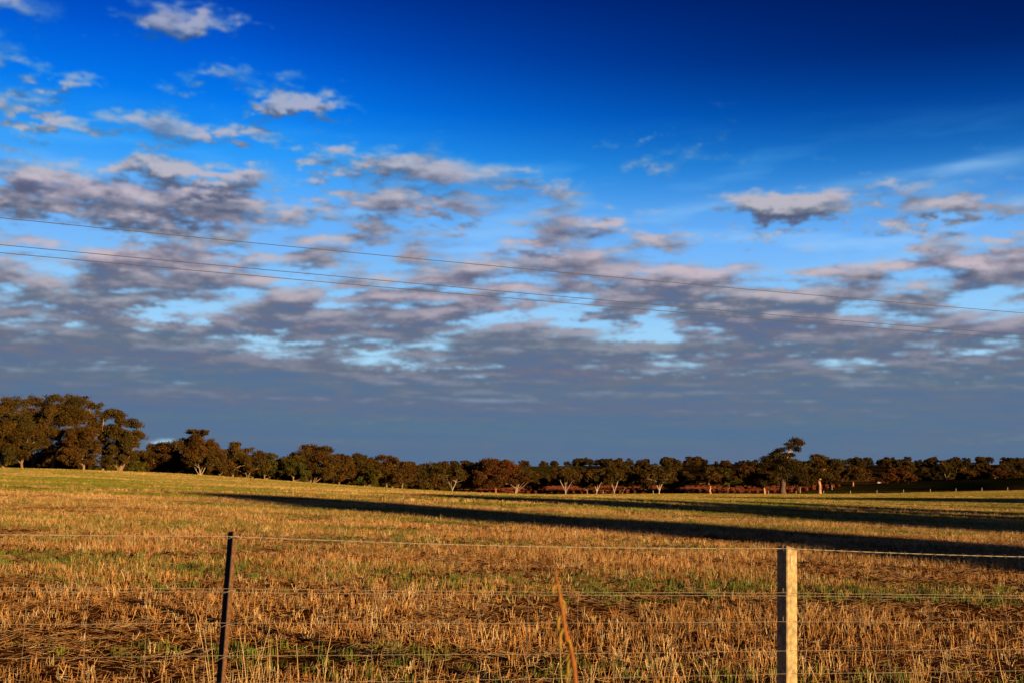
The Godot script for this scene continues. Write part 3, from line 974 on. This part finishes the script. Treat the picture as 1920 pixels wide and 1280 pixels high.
func put(data: PackedFloat32Array, x: float, y: float, z: float, turn: float, sx: float, sy: float, color: Color) -> void:
	var c := cos(turn)
	var s := sin(turn)
	data.append_array(PackedFloat32Array([c * sx, 0, s * sx, x, 0, sy, 0, y, -s * sx, 0, c * sx, -z, color.r, color.g, color.b, 1.0]))


func make_vines() -> void:
	var r := RandomNumberGenerator.new()
	r.seed = 61
	var s := Shape.new()
	for k in 150:
		var q := Vector3(r.randf_range(-0.9, 0.9), r.randf_range(0.25, 1.45), r.randf_range(-0.35, 0.35))
		var a := Vector3(r.randfn(), r.randfn(), r.randfn()).normalized() * 0.14
		var b := a.cross(Vector3(r.randfn(), r.randfn(), r.randfn())).normalized() * 0.12
		s.quad(q - a, q - b, q + a, q + b, Color.WHITE)
	s.box(Vector3(-0.04, 0, -0.04), Vector3(0.04, 1.2, 0.04), Color(0.6, 0.6, 0.6))
	var data := PackedFloat32Array()
	for row in 66:
		for k in 64:
			var z := 436.0 + k * 2.2
			var x := -36.0 + row * 3.1 + (z - 436.0) * 0.30
			if x > 103.0 + (z - 424.0) * 0.5:
				continue
			var t := r.randf_range(0.75, 1.25)
			put(data, x + r.randf_range(-0.2, 0.2), height(x, z), z, PI / 2 + 0.29, 1.0, r.randf_range(0.8, 1.1), Color(0.20 * t, 0.055 * t, 0.022 * t))
	copies("vine_rows", s.mesh(), mats.vine, data, "rows of red-brown autumn vines beyond the far field fence", "vines")


# ---------------------------------------------------------------- small far things

const POST_X := [36.9, 44.9, 56.7, 70.8, 80.8, 90.9, 102.1, 113.0, 123.9, 134.4, 144.9, 155.4, 166.0, 176.1, 186.4, 196.5]
const ORDER := ["first", "second", "third", "fourth", "fifth", "sixth", "seventh", "eighth", "ninth", "tenth", "eleventh", "twelfth", "thirteenth", "fourteenth", "fifteenth", "sixteenth"]


func make_far_posts() -> void:
	var r := RandomNumberGenerator.new()
	r.seed = 55
	for k in POST_X.size():
		var s := Shape.new()
		var lean := r.randf_range(-0.04, 0.04)
		s.tube(PackedVector3Array([Vector3(0, -0.3, 0), Vector3(lean, 0.7, 0), Vector3(lean * 1.6, 1.22, 0), Vector3(lean * 1.6, 1.27, 0)]), PackedFloat32Array([0.13, 0.125, 0.12, 0.07]), 8, Color.WHITE)
		var x: float = POST_X[k]
		var o := part(numbered("far_post"), s.mesh(), mats.pale_post, self)
		o.position = Vector3(x, height(x, 424.0), -424.0)
		tag(o, "%s pale post of the far field fence, counted from the white-trunked middle gums rightwards" % ORDER[k], "post", "pale posts of the far field fence")


func make_shed() -> void:
	var x := 216.7
	var z := 630.0
	var o := thing("shed", Vector3(x, height(x, z), -z), "tiny pale shed at the dark paddock's rim left of the orange-brown trees", "shed")
	var s := Shape.new()
	s.box(Vector3(-1.1, -0.3, -1.0), Vector3(1.1, 1.5, 1.0))
	part("wall", s.mesh(), mats.wall, o)
	s = Shape.new()
	s.quad(Vector3(-1.3, 1.48, 1.2), Vector3(1.3, 1.48, 1.2), Vector3(1.3, 1.95, -1.2), Vector3(-1.3, 1.95, -1.2), Color.WHITE)
	s.quad(Vector3(-1.3, 1.53, 1.2), Vector3(1.3, 1.53, 1.2), Vector3(1.3, 2.0, -1.2), Vector3(-1.3, 2.0, -1.2), Color.WHITE)
	part("roof", s.mesh(), mats.tin, o)


# ---------------------------------------------------------------- power line

# for each conductor: left point and right point as x, height, distance
const CONDUCTORS := [
	[Vector3(-17.84, 10.15, 36.25), Vector3(25.85, 10.15, 53.27), "uppermost of the three thin dark power lines crossing the clouds"],
	[Vector3(-17.78, 9.20, 36.26), Vector3(26.4, 9.20, 54.45), "middle one of the three thin dark power lines crossing the clouds"],
	[Vector3(-18.44, 9.20, 37.66), Vector3(27.2, 9.20, 56.1), "lowest of the three thin dark power lines crossing the clouds"],
]


func make_power_lines() -> void:
	for c in CONDUCTORS:
		var a: Vector3 = c[0]
		var b: Vector3 = c[1]
		var span := a.distance_to(b)
		var dir := (b - a) / span
		var points := PackedVector3Array()
		var radii := PackedFloat32Array()
		for k in 61:
			var s := lerpf(-26.0, span + 70.0, k / 60.0)
			var p := a + dir * s
			p.y += 0.00018 * s * (s - span)
			points.append(Vector3(p.x, p.y, -p.z))
			radii.append(0.0135)
		var shape := Shape.new()
		shape.tube(points, radii, 6, Color.WHITE)
		var o := part(numbered("power_line"), shape.mesh(), mats.conductor, self)
		tag(o, c[2], "power line", "power lines over the field")
	var ends := [[-26.0, "power pole holding the lines beyond the left edge"], [0.0, "power pole holding the lines beyond the right edge"]]
	for k in 2:
		var a: Vector3 = CONDUCTORS[0][0]
		var b: Vector3 = CONDUCTORS[0][1]
		var span := a.distance_to(b)
		var s: float = -26.0 if k == 0 else span + 70.0
		var p := a + (b - a) / span * s
		var top := p.y + 0.00018 * s * (s - span)
		var g := height(p.x, p.z)
		var o := thing("power_pole", Vector3(p.x, g, -p.z), ends[k][1], "power pole", "poles of the power line")
		o.rotation.y = 0.37
		var pole := Shape.new()
		pole.tube(PackedVector3Array([Vector3(0, -0.5, 0), Vector3(0, top - g - 0.12, 0)]), PackedFloat32Array([0.17, 0.11]), 10, Color.WHITE)
		part("pole", pole.mesh(), mats.pole, o)
		var arm := Shape.new()
		arm.box(Vector3(-0.07, top - g - 1.2, -2.4), Vector3(0.07, top - g - 1.02, 0.4))
		part("crossarm", arm.mesh(), mats.pole, o)
		for q in [Vector3(0, top - g - 0.14, 0), Vector3(0, top - g - 1.02, -0.2), Vector3(0, top - g - 1.02, -2.0)]:
			var cup := Shape.new()
			cup.tube(PackedVector3Array([q, q + Vector3(0, 0.06, 0), q + Vector3(0, 0.14, 0)]), PackedFloat32Array([0.05, 0.06, 0.035]), 8, Color.WHITE)
			part("insulator", cup.mesh(), mats.tin, o)


# ---------------------------------------------------------------- fence

const PICKET := Vector3(-1.552, 0.0, 5.94)
const POST := Vector3(1.744, 0.0, 6.84)


func along_fence(s: float) -> Vector3:
	# 0 at the picket, 1 at the square post
	return PICKET.lerp(POST, s)


func wire_y(s: float, row: int) -> float:
	var left := [1.287, 1.008, 0.99, 0.826, 0.655, 0.510, 0.39, 0.28, 0.16]
	var right := [1.216, 0.944, 0.926, 0.769, 0.593, 0.454, 0.34, 0.23, 0.12]
	return lerpf(left[row], right[row], s)


func fence_point(s: float, row: int) -> Vector3:
	var p := along_fence(s)
	var y := wire_y(clampf(s, -0.5, 1.6), row) - 0.02 * sin(clampf(s - floorf(s), 0, 1) * PI) * (1.0 if row == 0 else 0.25)
	var post_lean := 0.031 if s < 0.5 else 0.018
	return Vector3(p.x + y * post_lean * 0.0, y, -p.z + 0.052)


func picket(called: String, at: Vector3, lean: float, tall: float, label: String) -> void:
	var o := thing(called, Vector3(at.x, height(at.x, at.z), -at.z), label, "fence post", "posts of the wire fence in front")
	o.rotation.z = -lean
	var viewer := deg_to_rad(14.0)
	for k in 3:
		var a := viewer + deg_to_rad(120.0 * k)
		var out := Vector3(sin(a), 0, cos(a))
		var side := Vector3(cos(a), 0, -sin(a)) * 0.0022
		var s := Shape.new()
		var lo := Vector3(0, -0.3, 0)
		var hi := Vector3(0, tall, 0)
		var reach := out * (0.022 if k == 1 else 0.031)
		var p := [lo - side, lo + side, lo + side + reach, lo - side + reach, hi - side, hi + side, hi + side + reach, hi - side + reach]
		for q in [[0, 1, 5, 4], [1, 2, 6, 5], [2, 3, 7, 6], [3, 0, 4, 7], [4, 5, 6, 7]]:
			s.quad(p[q[0]], p[q[1]], p[q[2]], p[q[3]], Color.WHITE)
		part("flange", s.mesh(), mats.rust if k == 1 else mats.steel, o)
	for y in [1.27, 0.98, 0.80, 0.63]:
		if y < tall:
			var tie := Shape.new()
			var pts := PackedVector3Array()
			var rad := PackedFloat32Array()
			for k in 13:
				var q := TAU * k / 12.0
				pts.append(Vector3(cos(q) * 0.036, y + 0.01 * sin(q * 2.0), sin(q) * 0.036 + 0.01))
				rad.append(0.0016)
			tie.tube(pts, rad, 5, Color.WHITE)
			part("wire_tie", tie.mesh(), mats.wire, o)


func square_post() -> void:
	var o := thing("square_post", Vector3(POST.x, height(POST.x, POST.z), -POST.z), "pale square weathered fence post, sunlit on its right face", "fence post", "posts of the wire fence in front")
	o.rotation = Vector3(0, deg_to_rad(-14.5 + 45.0), -0.0185)
	var r := RandomNumberGenerator.new()
	r.seed = 15
	var s := Shape.new()
	var half := 0.046
	var bevel := 0.006
	var ring := [Vector3(half, 0, -half + bevel), Vector3(half, 0, half - bevel), Vector3(half - bevel, 0, half), Vector3(-half + bevel, 0, half), Vector3(-half, 0, half - bevel), Vector3(-half, 0, -half + bevel), Vector3(-half + bevel, 0, -half), Vector3(half - bevel, 0, -half)]
	var levels := 34
	var tall := 1.205
	for j in levels + 1:
		var y := lerpf(-0.35, tall, float(j) / levels)
		for k in 8:
			var p: Vector3 = ring[k]
			var wob := 1.0 + r.randf_range(-0.022, 0.008)
			# the worn top slopes and is rounded off unevenly
			var yy := y
			if j == levels:
				yy += r.randf_range(-0.004, 0.004) + 0.008 * (-p.x / half)
				wob = 0.72
			elif j == levels - 1:
				yy = tall - 0.007 + r.randf_range(-0.004, 0.004)
				wob = 0.92
			elif j == levels - 2:
				yy = tall - 0.026 + r.randf_range(-0.006, 0.006)
			s.v.append(Vector3(p.x * wob, yy, p.z * wob))
			s.c.append(Color.WHITE)
	for j in levels:
		for k in 8:
			var a := j * 8 + k
			var b := j * 8 + (k + 1) % 8
			s.t.append_array(PackedInt32Array([a, b, b + 8, a, b + 8, a + 8]))
	var top := s.v.size()
	s.v.append(Vector3(0.004, tall + 0.012, -0.004))
	s.c.append(Color.WHITE)
	for k in 8:
		s.t.append_array(PackedInt32Array([top, levels * 8 + (k + 1) % 8, levels * 8 + k]))
	part("post", s.mesh(), mats.post, o)
	var drip := Shape.new()
	drip.tube(PackedVector3Array([Vector3(-0.008, 1.155, 0.0455), Vector3(-0.007, 1.14, 0.0465), Vector3(-0.009, 1.12, 0.046), Vector3(-0.006, 1.105, 0.0465), Vector3(-0.007, 1.098, 0.0455)]), PackedFloat32Array([0.0015, 0.003, 0.0025, 0.0035, 0.001]), 6, Color.WHITE)
	part("bird_dropping", drip.mesh(), mats.dropping, o)
	for y in [1.214, 0.944, 0.77]:
		var staple := Shape.new()
		staple.tube(PackedVector3Array([Vector3(-0.052, y - 0.012, 0.02), Vector3(-0.056, y, 0.02), Vector3(-0.052, y + 0.012, 0.02)]), PackedFloat32Array([0.002, 0.002, 0.002]), 5, Color.WHITE)
		part("staple", staple.mesh(), mats.wire, o)


func make_fence() -> void:
	picket("steel_picket", PICKET, 0.031, 1.30, "dark steel fence picket with a rusty edge, leaning among tall grass")
	square_post()
	picket("steel_picket", along_fence(-1.02), -0.02, 1.28, "steel fence picket beyond the left edge of the picture")
	picket("steel_picket", along_fence(2.04), 0.01, 1.22, "steel fence picket beyond the right edge of the picture")
	var r := RandomNumberGenerator.new()
	r.seed = 19
	var from := -1.02
	var to := 2.04
	# barbed top wire: two strands twisted together, with barbs
	var o := thing("barbed_wire", fence_point(from, 0), "barbed top wire running along the whole front fence", "wire", "wires of the front fence")
	var at := o.position
	for strand in 2:
		var pts := PackedVector3Array()
		var rad := PackedFloat32Array()
		for k in 401:
			var s := lerpf(from, to, k / 400.0)
			var q := k * 0.9 + strand * PI
			pts.append(fence_point(s, 0) - at + Vector3(0, cos(q), sin(q)) * 0.0014)
			rad.append(0.0013)
		var shape := Shape.new()
		shape.tube(pts, rad, 4, Color.WHITE)
		part("strand", shape.mesh(), mats.barb, o)
	var count := 95
	for k in count:
		var p := fence_point(lerpf(from, to, (k + 0.5) / count), 0) - at
		var shape := Shape.new()
		var q := r.randf() * TAU
		for e in 2:
			var d := Vector3(0.25, cos(q + e * 1.3), sin(q + e * 1.3)).normalized() * 0.014
			shape.tube(PackedVector3Array([p - d, p, p + d]), PackedFloat32Array([0.0006, 0.0018, 0.0006]), 4, Color.WHITE)
		part("barb", shape.mesh(), mats.barb, o)
	# hinged-joint mesh below: line wires and stays
	o = thing("wire_mesh", fence_point(from, 1), "thin wire mesh with upright stays below the barbed wire", "wire mesh", "wires of the front fence")
	at = o.position
	for row in range(1, 9):
		var pts := PackedVector3Array()
		var rad := PackedFloat32Array()
		for k in 121:
			var s := lerpf(from, to, k / 120.0)
			pts.append(fence_point(s, row) - at + Vector3(0, r.randf_range(-0.0016, 0.0016), 0))
			rad.append(0.0013)
		var shape := Shape.new()
		shape.tube(pts, rad, 4, Color.WHITE)
		part("line_wire", shape.mesh(), mats.wire, o)
	var length := PICKET.distance_to(POST)
	var stays := int((to - from) * length / 0.3)
	for k in stays:
		var s := from + (k + 0.4) * 0.3 / length
		var pts := PackedVector3Array()
		var rad := PackedFloat32Array()
		for row in range(2, 9):
			pts.append(fence_point(s + r.randf_range(-0.002, 0.002), row) - at + Vector3(0, 0, 0.003))
			rad.append(0.0009)
		var shape := Shape.new()
		shape.tube(pts, rad, 4, Color.WHITE)
		part("stay_wire", shape.mesh(), mats.wire, o)


# ---------------------------------------------------------------- stubble, litter, grass

func straw_clump(r: RandomNumberGenerator, straws: int, spread: float, tall: float, thick: float, lean: float, sides: int) -> ArrayMesh:
	var s := Shape.new()
	for k in straws:
		var foot := Vector3(r.randfn() * spread, -0.02, r.randfn() * spread)
		var h := tall * r.randf_range(0.35, 1.25)
		var top := foot + Vector3(r.randfn() * lean * h, h, r.randfn() * lean * h)
		var t := r.randf_range(0.6, 1.15)
		var c := Color(t, t * r.randf_range(0.92, 1.04), t * r.randf_range(0.8, 1.08))
		var q := r.randf() * TAU
		var w := thick * r.randf_range(0.7, 1.3) * 0.5
		if sides == 1:
			var d := Vector3(cos(q), 0, sin(q)) * w
			s.quad(foot - d, foot + d, top + d * 0.7, top - d * 0.7, c)
		else:
			var ring := []
			for e in sides:
				ring.append(Vector3(cos(q + TAU * e / sides), 0, sin(q + TAU * e / sides)) * w)
			for e in sides:
				var a: Vector3 = ring[e]
				var b: Vector3 = ring[(e + 1) % sides]
				s.quad(foot + a, foot + b, top + b * 0.85, top + a * 0.85, c)
		if k % 4 == 0:
			# a broken leaf sheath hanging off the straw
			var m := foot.lerp(top, r.randf_range(0.4, 0.9))
			var e := Vector3(r.randfn(), r.randfn() * 0.5, r.randfn()).normalized() * h * 0.35
			var u := Vector3(0, w * 0.9, 0)
			s.quad(m - u, m + u, m + e + u * 0.3, m + e - u * 0.3, c * 0.9)
	return s.mesh()


func litter_clump(r: RandomNumberGenerator, straws: int, spread: float, length: float, thick: float) -> ArrayMesh:
	var s := Shape.new()
	for k in straws:
		var q := r.randf() * TAU
		var l := length * r.randf_range(0.3, 1.0) * 0.5
		var p := Vector3(r.randfn() * spread, r.randf_range(0.006, 0.03), r.randfn() * spread)
		var d := Vector3(cos(q) * l, r.randfn() * 0.012 + 0.006, sin(q) * l)
		var side := Vector3(-sin(q), 0, cos(q)) * thick * 0.5
		var up := Vector3(0, thick * 0.5, 0)
		var t := r.randf_range(0.5, 1.1)
		var c := Color(t, t * r.randf_range(0.9, 1.03), t * r.randf_range(0.8, 1.05))
		s.quad(p - d - side, p + d - side, p + d + up, p - d + up, c)
		s.quad(p - d + side, p + d + side, p + d + up, p - d + up, c)
	return s.mesh()


func green_tuft(r: RandomNumberGenerator, blades: int, spread: float, tall: float, wide: float) -> ArrayMesh:
	var s := Shape.new()
	for k in blades:
		var foot := Vector3(r.randfn() * spread, -0.01, r.randfn() * spread)
		var q := r.randf() * TAU
		var h := tall * r.randf_range(0.5, 1.2)
		var out := Vector3(cos(q), 0, sin(q)) * h * r.randf_range(0.1, 0.6)
		var side := Vector3(-sin(q), 0, cos(q)) * wide * 0.5
		var mid := foot + out * 0.4 + Vector3(0, h * 0.65, 0)
		var tip := foot + out + Vector3(0, h * r.randf_range(0.8, 1.0), 0)
		var t := r.randf_range(0.7, 1.25)
		var c := Color(t * r.randf_range(0.85, 1.3), t, t * r.randf_range(0.7, 1.1))
		s.quad(foot - side, foot + side, mid + side, mid - side, c)
		s.quad(mid - side, mid + side, tip + side * 0.15, tip - side * 0.15, c)
	return s.mesh()


func straw_color(r: RandomNumberGenerator, x: float, z: float) -> Color:
	var n := patch_noise.get_noise_2d(x * 2.0, z * 2.0)
	var t := clampf(1.02 + 0.30 * n + r.randf_range(-0.25, 0.25), 0.45, 1.35)
	var grey := r.randf()
	if r.randf() < 0.2:
		return Color(0.56, 0.39, 0.19) * t
	var gold := Color(0.52, 0.295, 0.105).lerp(Color(0.34, 0.145, 0.038), grey)
	# further out the straw stands mixed with drying weeds
	return gold.lerp(Color(0.36, 0.25, 0.055), 0.6 * r.randf() if z > 30.0 else 0.0) * t * (1.0 if z < 30.0 else 0.9)


func make_stubble() -> void:
	var r := RandomNumberGenerator.new()
	r.seed = 101
	# near: drill rows a quarter of a metre apart, running across the view
	var near := []
	var mid := []
	var far := []
	for k in 4:
		near.append(PackedFloat32Array())
	for k in 2:
		mid.append(PackedFloat32Array())
		far.append(PackedFloat32Array())
	var ca := 0.985
	var sa := 0.17
	for row in range(24, 210):
		var v := row * 0.25
		var u := -34.0
		while u < 40.0:
			u += r.randf_range(0.055, 0.15)
			var x := u * ca + v * sa
			var z := v * ca - u * sa
			if z < 7.2 or z > 44.0 or absf(x) > 0.5 * z + 2.0:
				continue
			var n := patch_noise.get_noise_2d(x * 3.0, z * 4.5) + 0.55 * patch_noise.get_noise_2d(x * 0.9 + 50.0, z * 2.2)
			if n + r.randf_range(-0.34, 0.34) < -0.12:
				continue
			var sy := r.randf_range(0.65, 1.2) * (0.85 + 0.3 * n)
			z += r.randfn() * 0.03
			put(near[r.randi() % 4], x, height(x, z), z, r.randf() * TAU, 1.0, sy, straw_color(r, x, z))
	for k in 100000:
		var z := sqrt(r.randf_range(43.0 * 43.0, 122.0 * 122.0))
		var x := r.randf_range(-1.0, 1.0) * (0.5 * z + 3.0)
		var n := patch_noise.get_noise_2d(x * 1.2, z * 2.4)
		if n + r.randf_range(-0.4, 0.4) < 0.35 * green_at(x, z):
			continue
		put(mid[k % 2], x, height(x, z), z, r.randf() * TAU, 1.0, r.randf_range(0.6, 1.2) * (1.0 - 0.35 * green_at(x, z)), straw_color(r, x, z))
	for k in 190000:
		var z := sqrt(r.randf_range(120.0 * 120.0, 424.0 * 424.0))
		var x := r.randf_range(-1.0, 1.0) * (0.5 * z + 4.0)
		if z > field_edge(x) + 6.0:
			continue
		var n := patch_noise.get_noise_2d(x * 0.6, z * 1.2)
		if n + r.randf_range(-0.5, 0.5) < 0.4 * green_at(x, z):
			continue
		put(far[k % 2], x, height(x, z), z, r.randf() * TAU, 1.0, r.randf_range(0.6, 1.2) * (1.0 - 0.4 * green_at(x, z)), straw_color(r, x, z))
	for k in 4:
		copies("stubble", straw_clump(r, 7, 0.026, 0.135, 0.0037, 0.22, 3), mats.straw, near[k], "cut golden straw stubble standing in rows in the near field", "stubble")
	for k in 2:
		copies("stubble", straw_clump(r, 9, 0.09, 0.135, 0.0065, 0.25, 1), mats.straw, mid[k], "cut golden straw stubble in the middle of the field", "stubble")
		copies("stubble", straw_clump(r, 12, 0.35, 0.155, 0.018, 0.28, 1), mats.straw, far[k], "cut golden straw stubble out to the far edge of the field", "stubble")
	# broken straw on the soil
	var lying := [PackedFloat32Array(), PackedFloat32Array(), PackedFloat32Array(), PackedFloat32Array()]
	for k in 15000:
		var z := sqrt(r.randf_range(7.0 * 7.0, 46.0 * 46.0))
		var x := r.randf_range(-1.0, 1.0) * (0.5 * z + 2.0)
		put(lying[k % 4], x, height(x, z), z, r.randf() * TAU, r.randf_range(0.8, 1.3), 1.0, straw_color(r, x, z) * 0.9)
	for k in 16000:
		var z := sqrt(r.randf_range(45.0 * 45.0, 120.0 * 120.0))
		var x := r.randf_range(-1.0, 1.0) * (0.5 * z + 3.0)
		put(lying[k % 4], x, height(x, z), z, r.randf() * TAU, 2.0, 1.6, straw_color(r, x, z) * 0.9)
	for k in 4:
		copies("straw_litter", litter_clump(r, 22, 0.22, 0.14, 0.0032), mats.straw, lying[k], "broken straw lying on the soil between the stubble rows", "straw")
	# green regrowth
	var tufts := [PackedFloat32Array(), PackedFloat32Array(), PackedFloat32Array()]
	for k in 40000:
		var z := sqrt(r.randf_range(7.0 * 7.0, 44.0 * 44.0))
		var x := r.randf_range(-1.0, 1.0) * (0.5 * z + 2.0)
		if green_at(x, z) < r.randf_range(0.08, 0.75):
			continue
		var t := r.randf_range(0.7, 1.25)
		put(tufts[0], x, height(x, z), z, r.randf() * TAU, 1.0, r.randf_range(0.6, 1.2), Color(0.10 * t, 0.12 * t, 0.02 * t))
	for k in 150000:
		var z := sqrt(r.randf_range(43.0 * 43.0, 122.0 * 122.0))
		var x := r.randf_range(-1.0, 1.0) * (0.5 * z + 3.0)
		if green_at(x, z) < r.randf_range(0.02, 0.6):
			continue
		var t := r.randf_range(0.7, 1.25)
		put(tufts[1], x, height(x, z), z, r.randf() * TAU, 1.0, r.randf_range(0.7, 1.3), Color(0.115 * t, 0.125 * t, 0.013 * t))
	for k in 260000:
		var z := sqrt(r.randf_range(120.0 * 120.0, 424.0 * 424.0))
		var x := r.randf_range(-1.0, 1.0) * (0.5 * z + 4.0)
		if z > field_edge(x) + 6.0 or green_at(x, z) < r.randf_range(0.0, 0.55):
			continue
		var t := r.randf_range(0.7, 1.25)
		put(tufts[2], x, height(x, z), z, r.randf() * TAU, 1.0, r.randf_range(0.7, 1.3), Color(0.15 * t, 0.13 * t, 0.014 * t))
	copies("green_regrowth", green_tuft(r, 12, 0.03, 0.10, 0.006), mats.green, tufts[0], "green grass sprouting between the near stubble rows", "grass")
	copies("green_regrowth", green_tuft(r, 12, 0.10, 0.11, 0.014), mats.green, tufts[1], "green grass strips in the middle of the field", "grass")
	copies("green_regrowth", green_tuft(r, 14, 0.35, 0.13, 0.035), mats.green, tufts[2], "green grass strips towards the far edge of the field", "grass")


func make_fence_grass() -> void:
	var r := RandomNumberGenerator.new()
	r.seed = 202
	var kinds := []
	for k in 3:
		var s := Shape.new()
		var bend := r.randf_range(0.05, 0.16)
		var pts := PackedVector3Array()
		var rad := PackedFloat32Array()
		for j in 7:
			var q := j / 6.0
			pts.append(Vector3(bend * q * q, q - 0.03, 0.015 * sin(q * 5.0 + k)))
			rad.append(lerpf(0.0026, 0.0010, q))
		s.tube(pts, rad, 5, Color.WHITE)
		kinds.append(s.mesh())
	var data := [PackedFloat32Array(), PackedFloat32Array(), PackedFloat32Array()]
	for k in 150:
		var by_picket := k < 26
		var s := r.randfn() * 0.055 + 0.03 if by_picket else r.randf_range(-0.75, 1.6)
		var p := along_fence(s)
		p.z += r.randf_range(-0.15, 0.5)
		p.x += r.randf_range(-0.1, 0.1)
		var tall := r.randf_range(0.45, 0.92) if by_picket else r.randf_range(0.3, 0.66)
		var t := r.randf_range(0.7, 1.1)
		put(data[k % 3], p.x, height(p.x, p.z), p.z, r.randf() * TAU, r.randf_range(0.7, 1.4), tall, Color(0.50 * t, 0.33 * t, 0.14 * t))
	for k in 3:
		copies("tall_dry_grass", kinds[k], mats.straw, data[k], "thin tall dry grass stalks along the front fence", "grass")


func make_weed_stem() -> void:
	var at := Vector3(0.118, height(0.118, 1.6), -1.6)
	var o := thing("dry_weed_stem", at, "blurred rust-brown dry weed stem rising close to the camera", "weed")
	var line := [[0.118, -0.05], [0.112, 0.4], [0.108, 0.9], [0.106, 1.22], [0.1015, 1.345], [0.098, 1.372], [0.0945, 1.392], [0.0875, 1.408], [0.084, 1.425], [0.0815, 1.445], [0.0775, 1.465], [0.073, 1.485], [0.0705, 1.5], [0.069, 1.511]]
	var r := RandomNumberGenerator.new()
	r.seed = 9
	var thick := [0.0042, 0.0042, 0.004, 0.0038, 0.0036, 0.0034, 0.0032, 0.0038, 0.0031, 0.003, 0.0027, 0.0021, 0.0013, 0.0006]
	var pts := PackedVector3Array()
	var rad := PackedFloat32Array()
	for k in line.size():
		for j in (4 if k + 1 < line.size() else 1):
			var q := j / 4.0
			var n: int = mini(k + 1, line.size() - 1)
			pts.append(Vector3(lerpf(line[k][0], line[n][0], q) - 0.118 + r.randf_range(-0.0008, 0.0008), lerpf(line[k][1], line[n][1], q), 0.004 * sin((k + q) * 1.7)))
			rad.append(lerpf(thick[k], thick[n], q) * (1.3 if j == 0 else r.randf_range(0.8, 1.1)))
	var s := Shape.new()
	s.tube(pts, rad, 7, Color(0.19, 0.068, 0.017), Color(0.22, 0.085, 0.022))
	part("stem", s.mesh(), mats.bark, o)
	for q in [[32, 0.035, -1.0], [22, 0.03, -1.0], [40, 0.02, 1.0], [24, 0.05, -1.0], [28, 0.025, 1.0], [36, 0.03, -1.0], [44, 0.015, -1.0]]:
		var leaf := Shape.new()
		var p: Vector3 = pts[q[0]]
		var side: float = q[2]
		leaf.tube(PackedVector3Array([p, p + Vector3(side * 0.006, -q[1] * 0.3, 0.002), p + Vector3(side * 0.0065, -q[1] * 0.7, 0.001), p + Vector3(side * 0.004, -q[1], 0.0)]), PackedFloat32Array([0.0014, 0.0022, 0.002, 0.0004]), 5, Color(0.25, 0.15, 0.03))
		part("dry_leaf", leaf.mesh(), mats.bark, o)
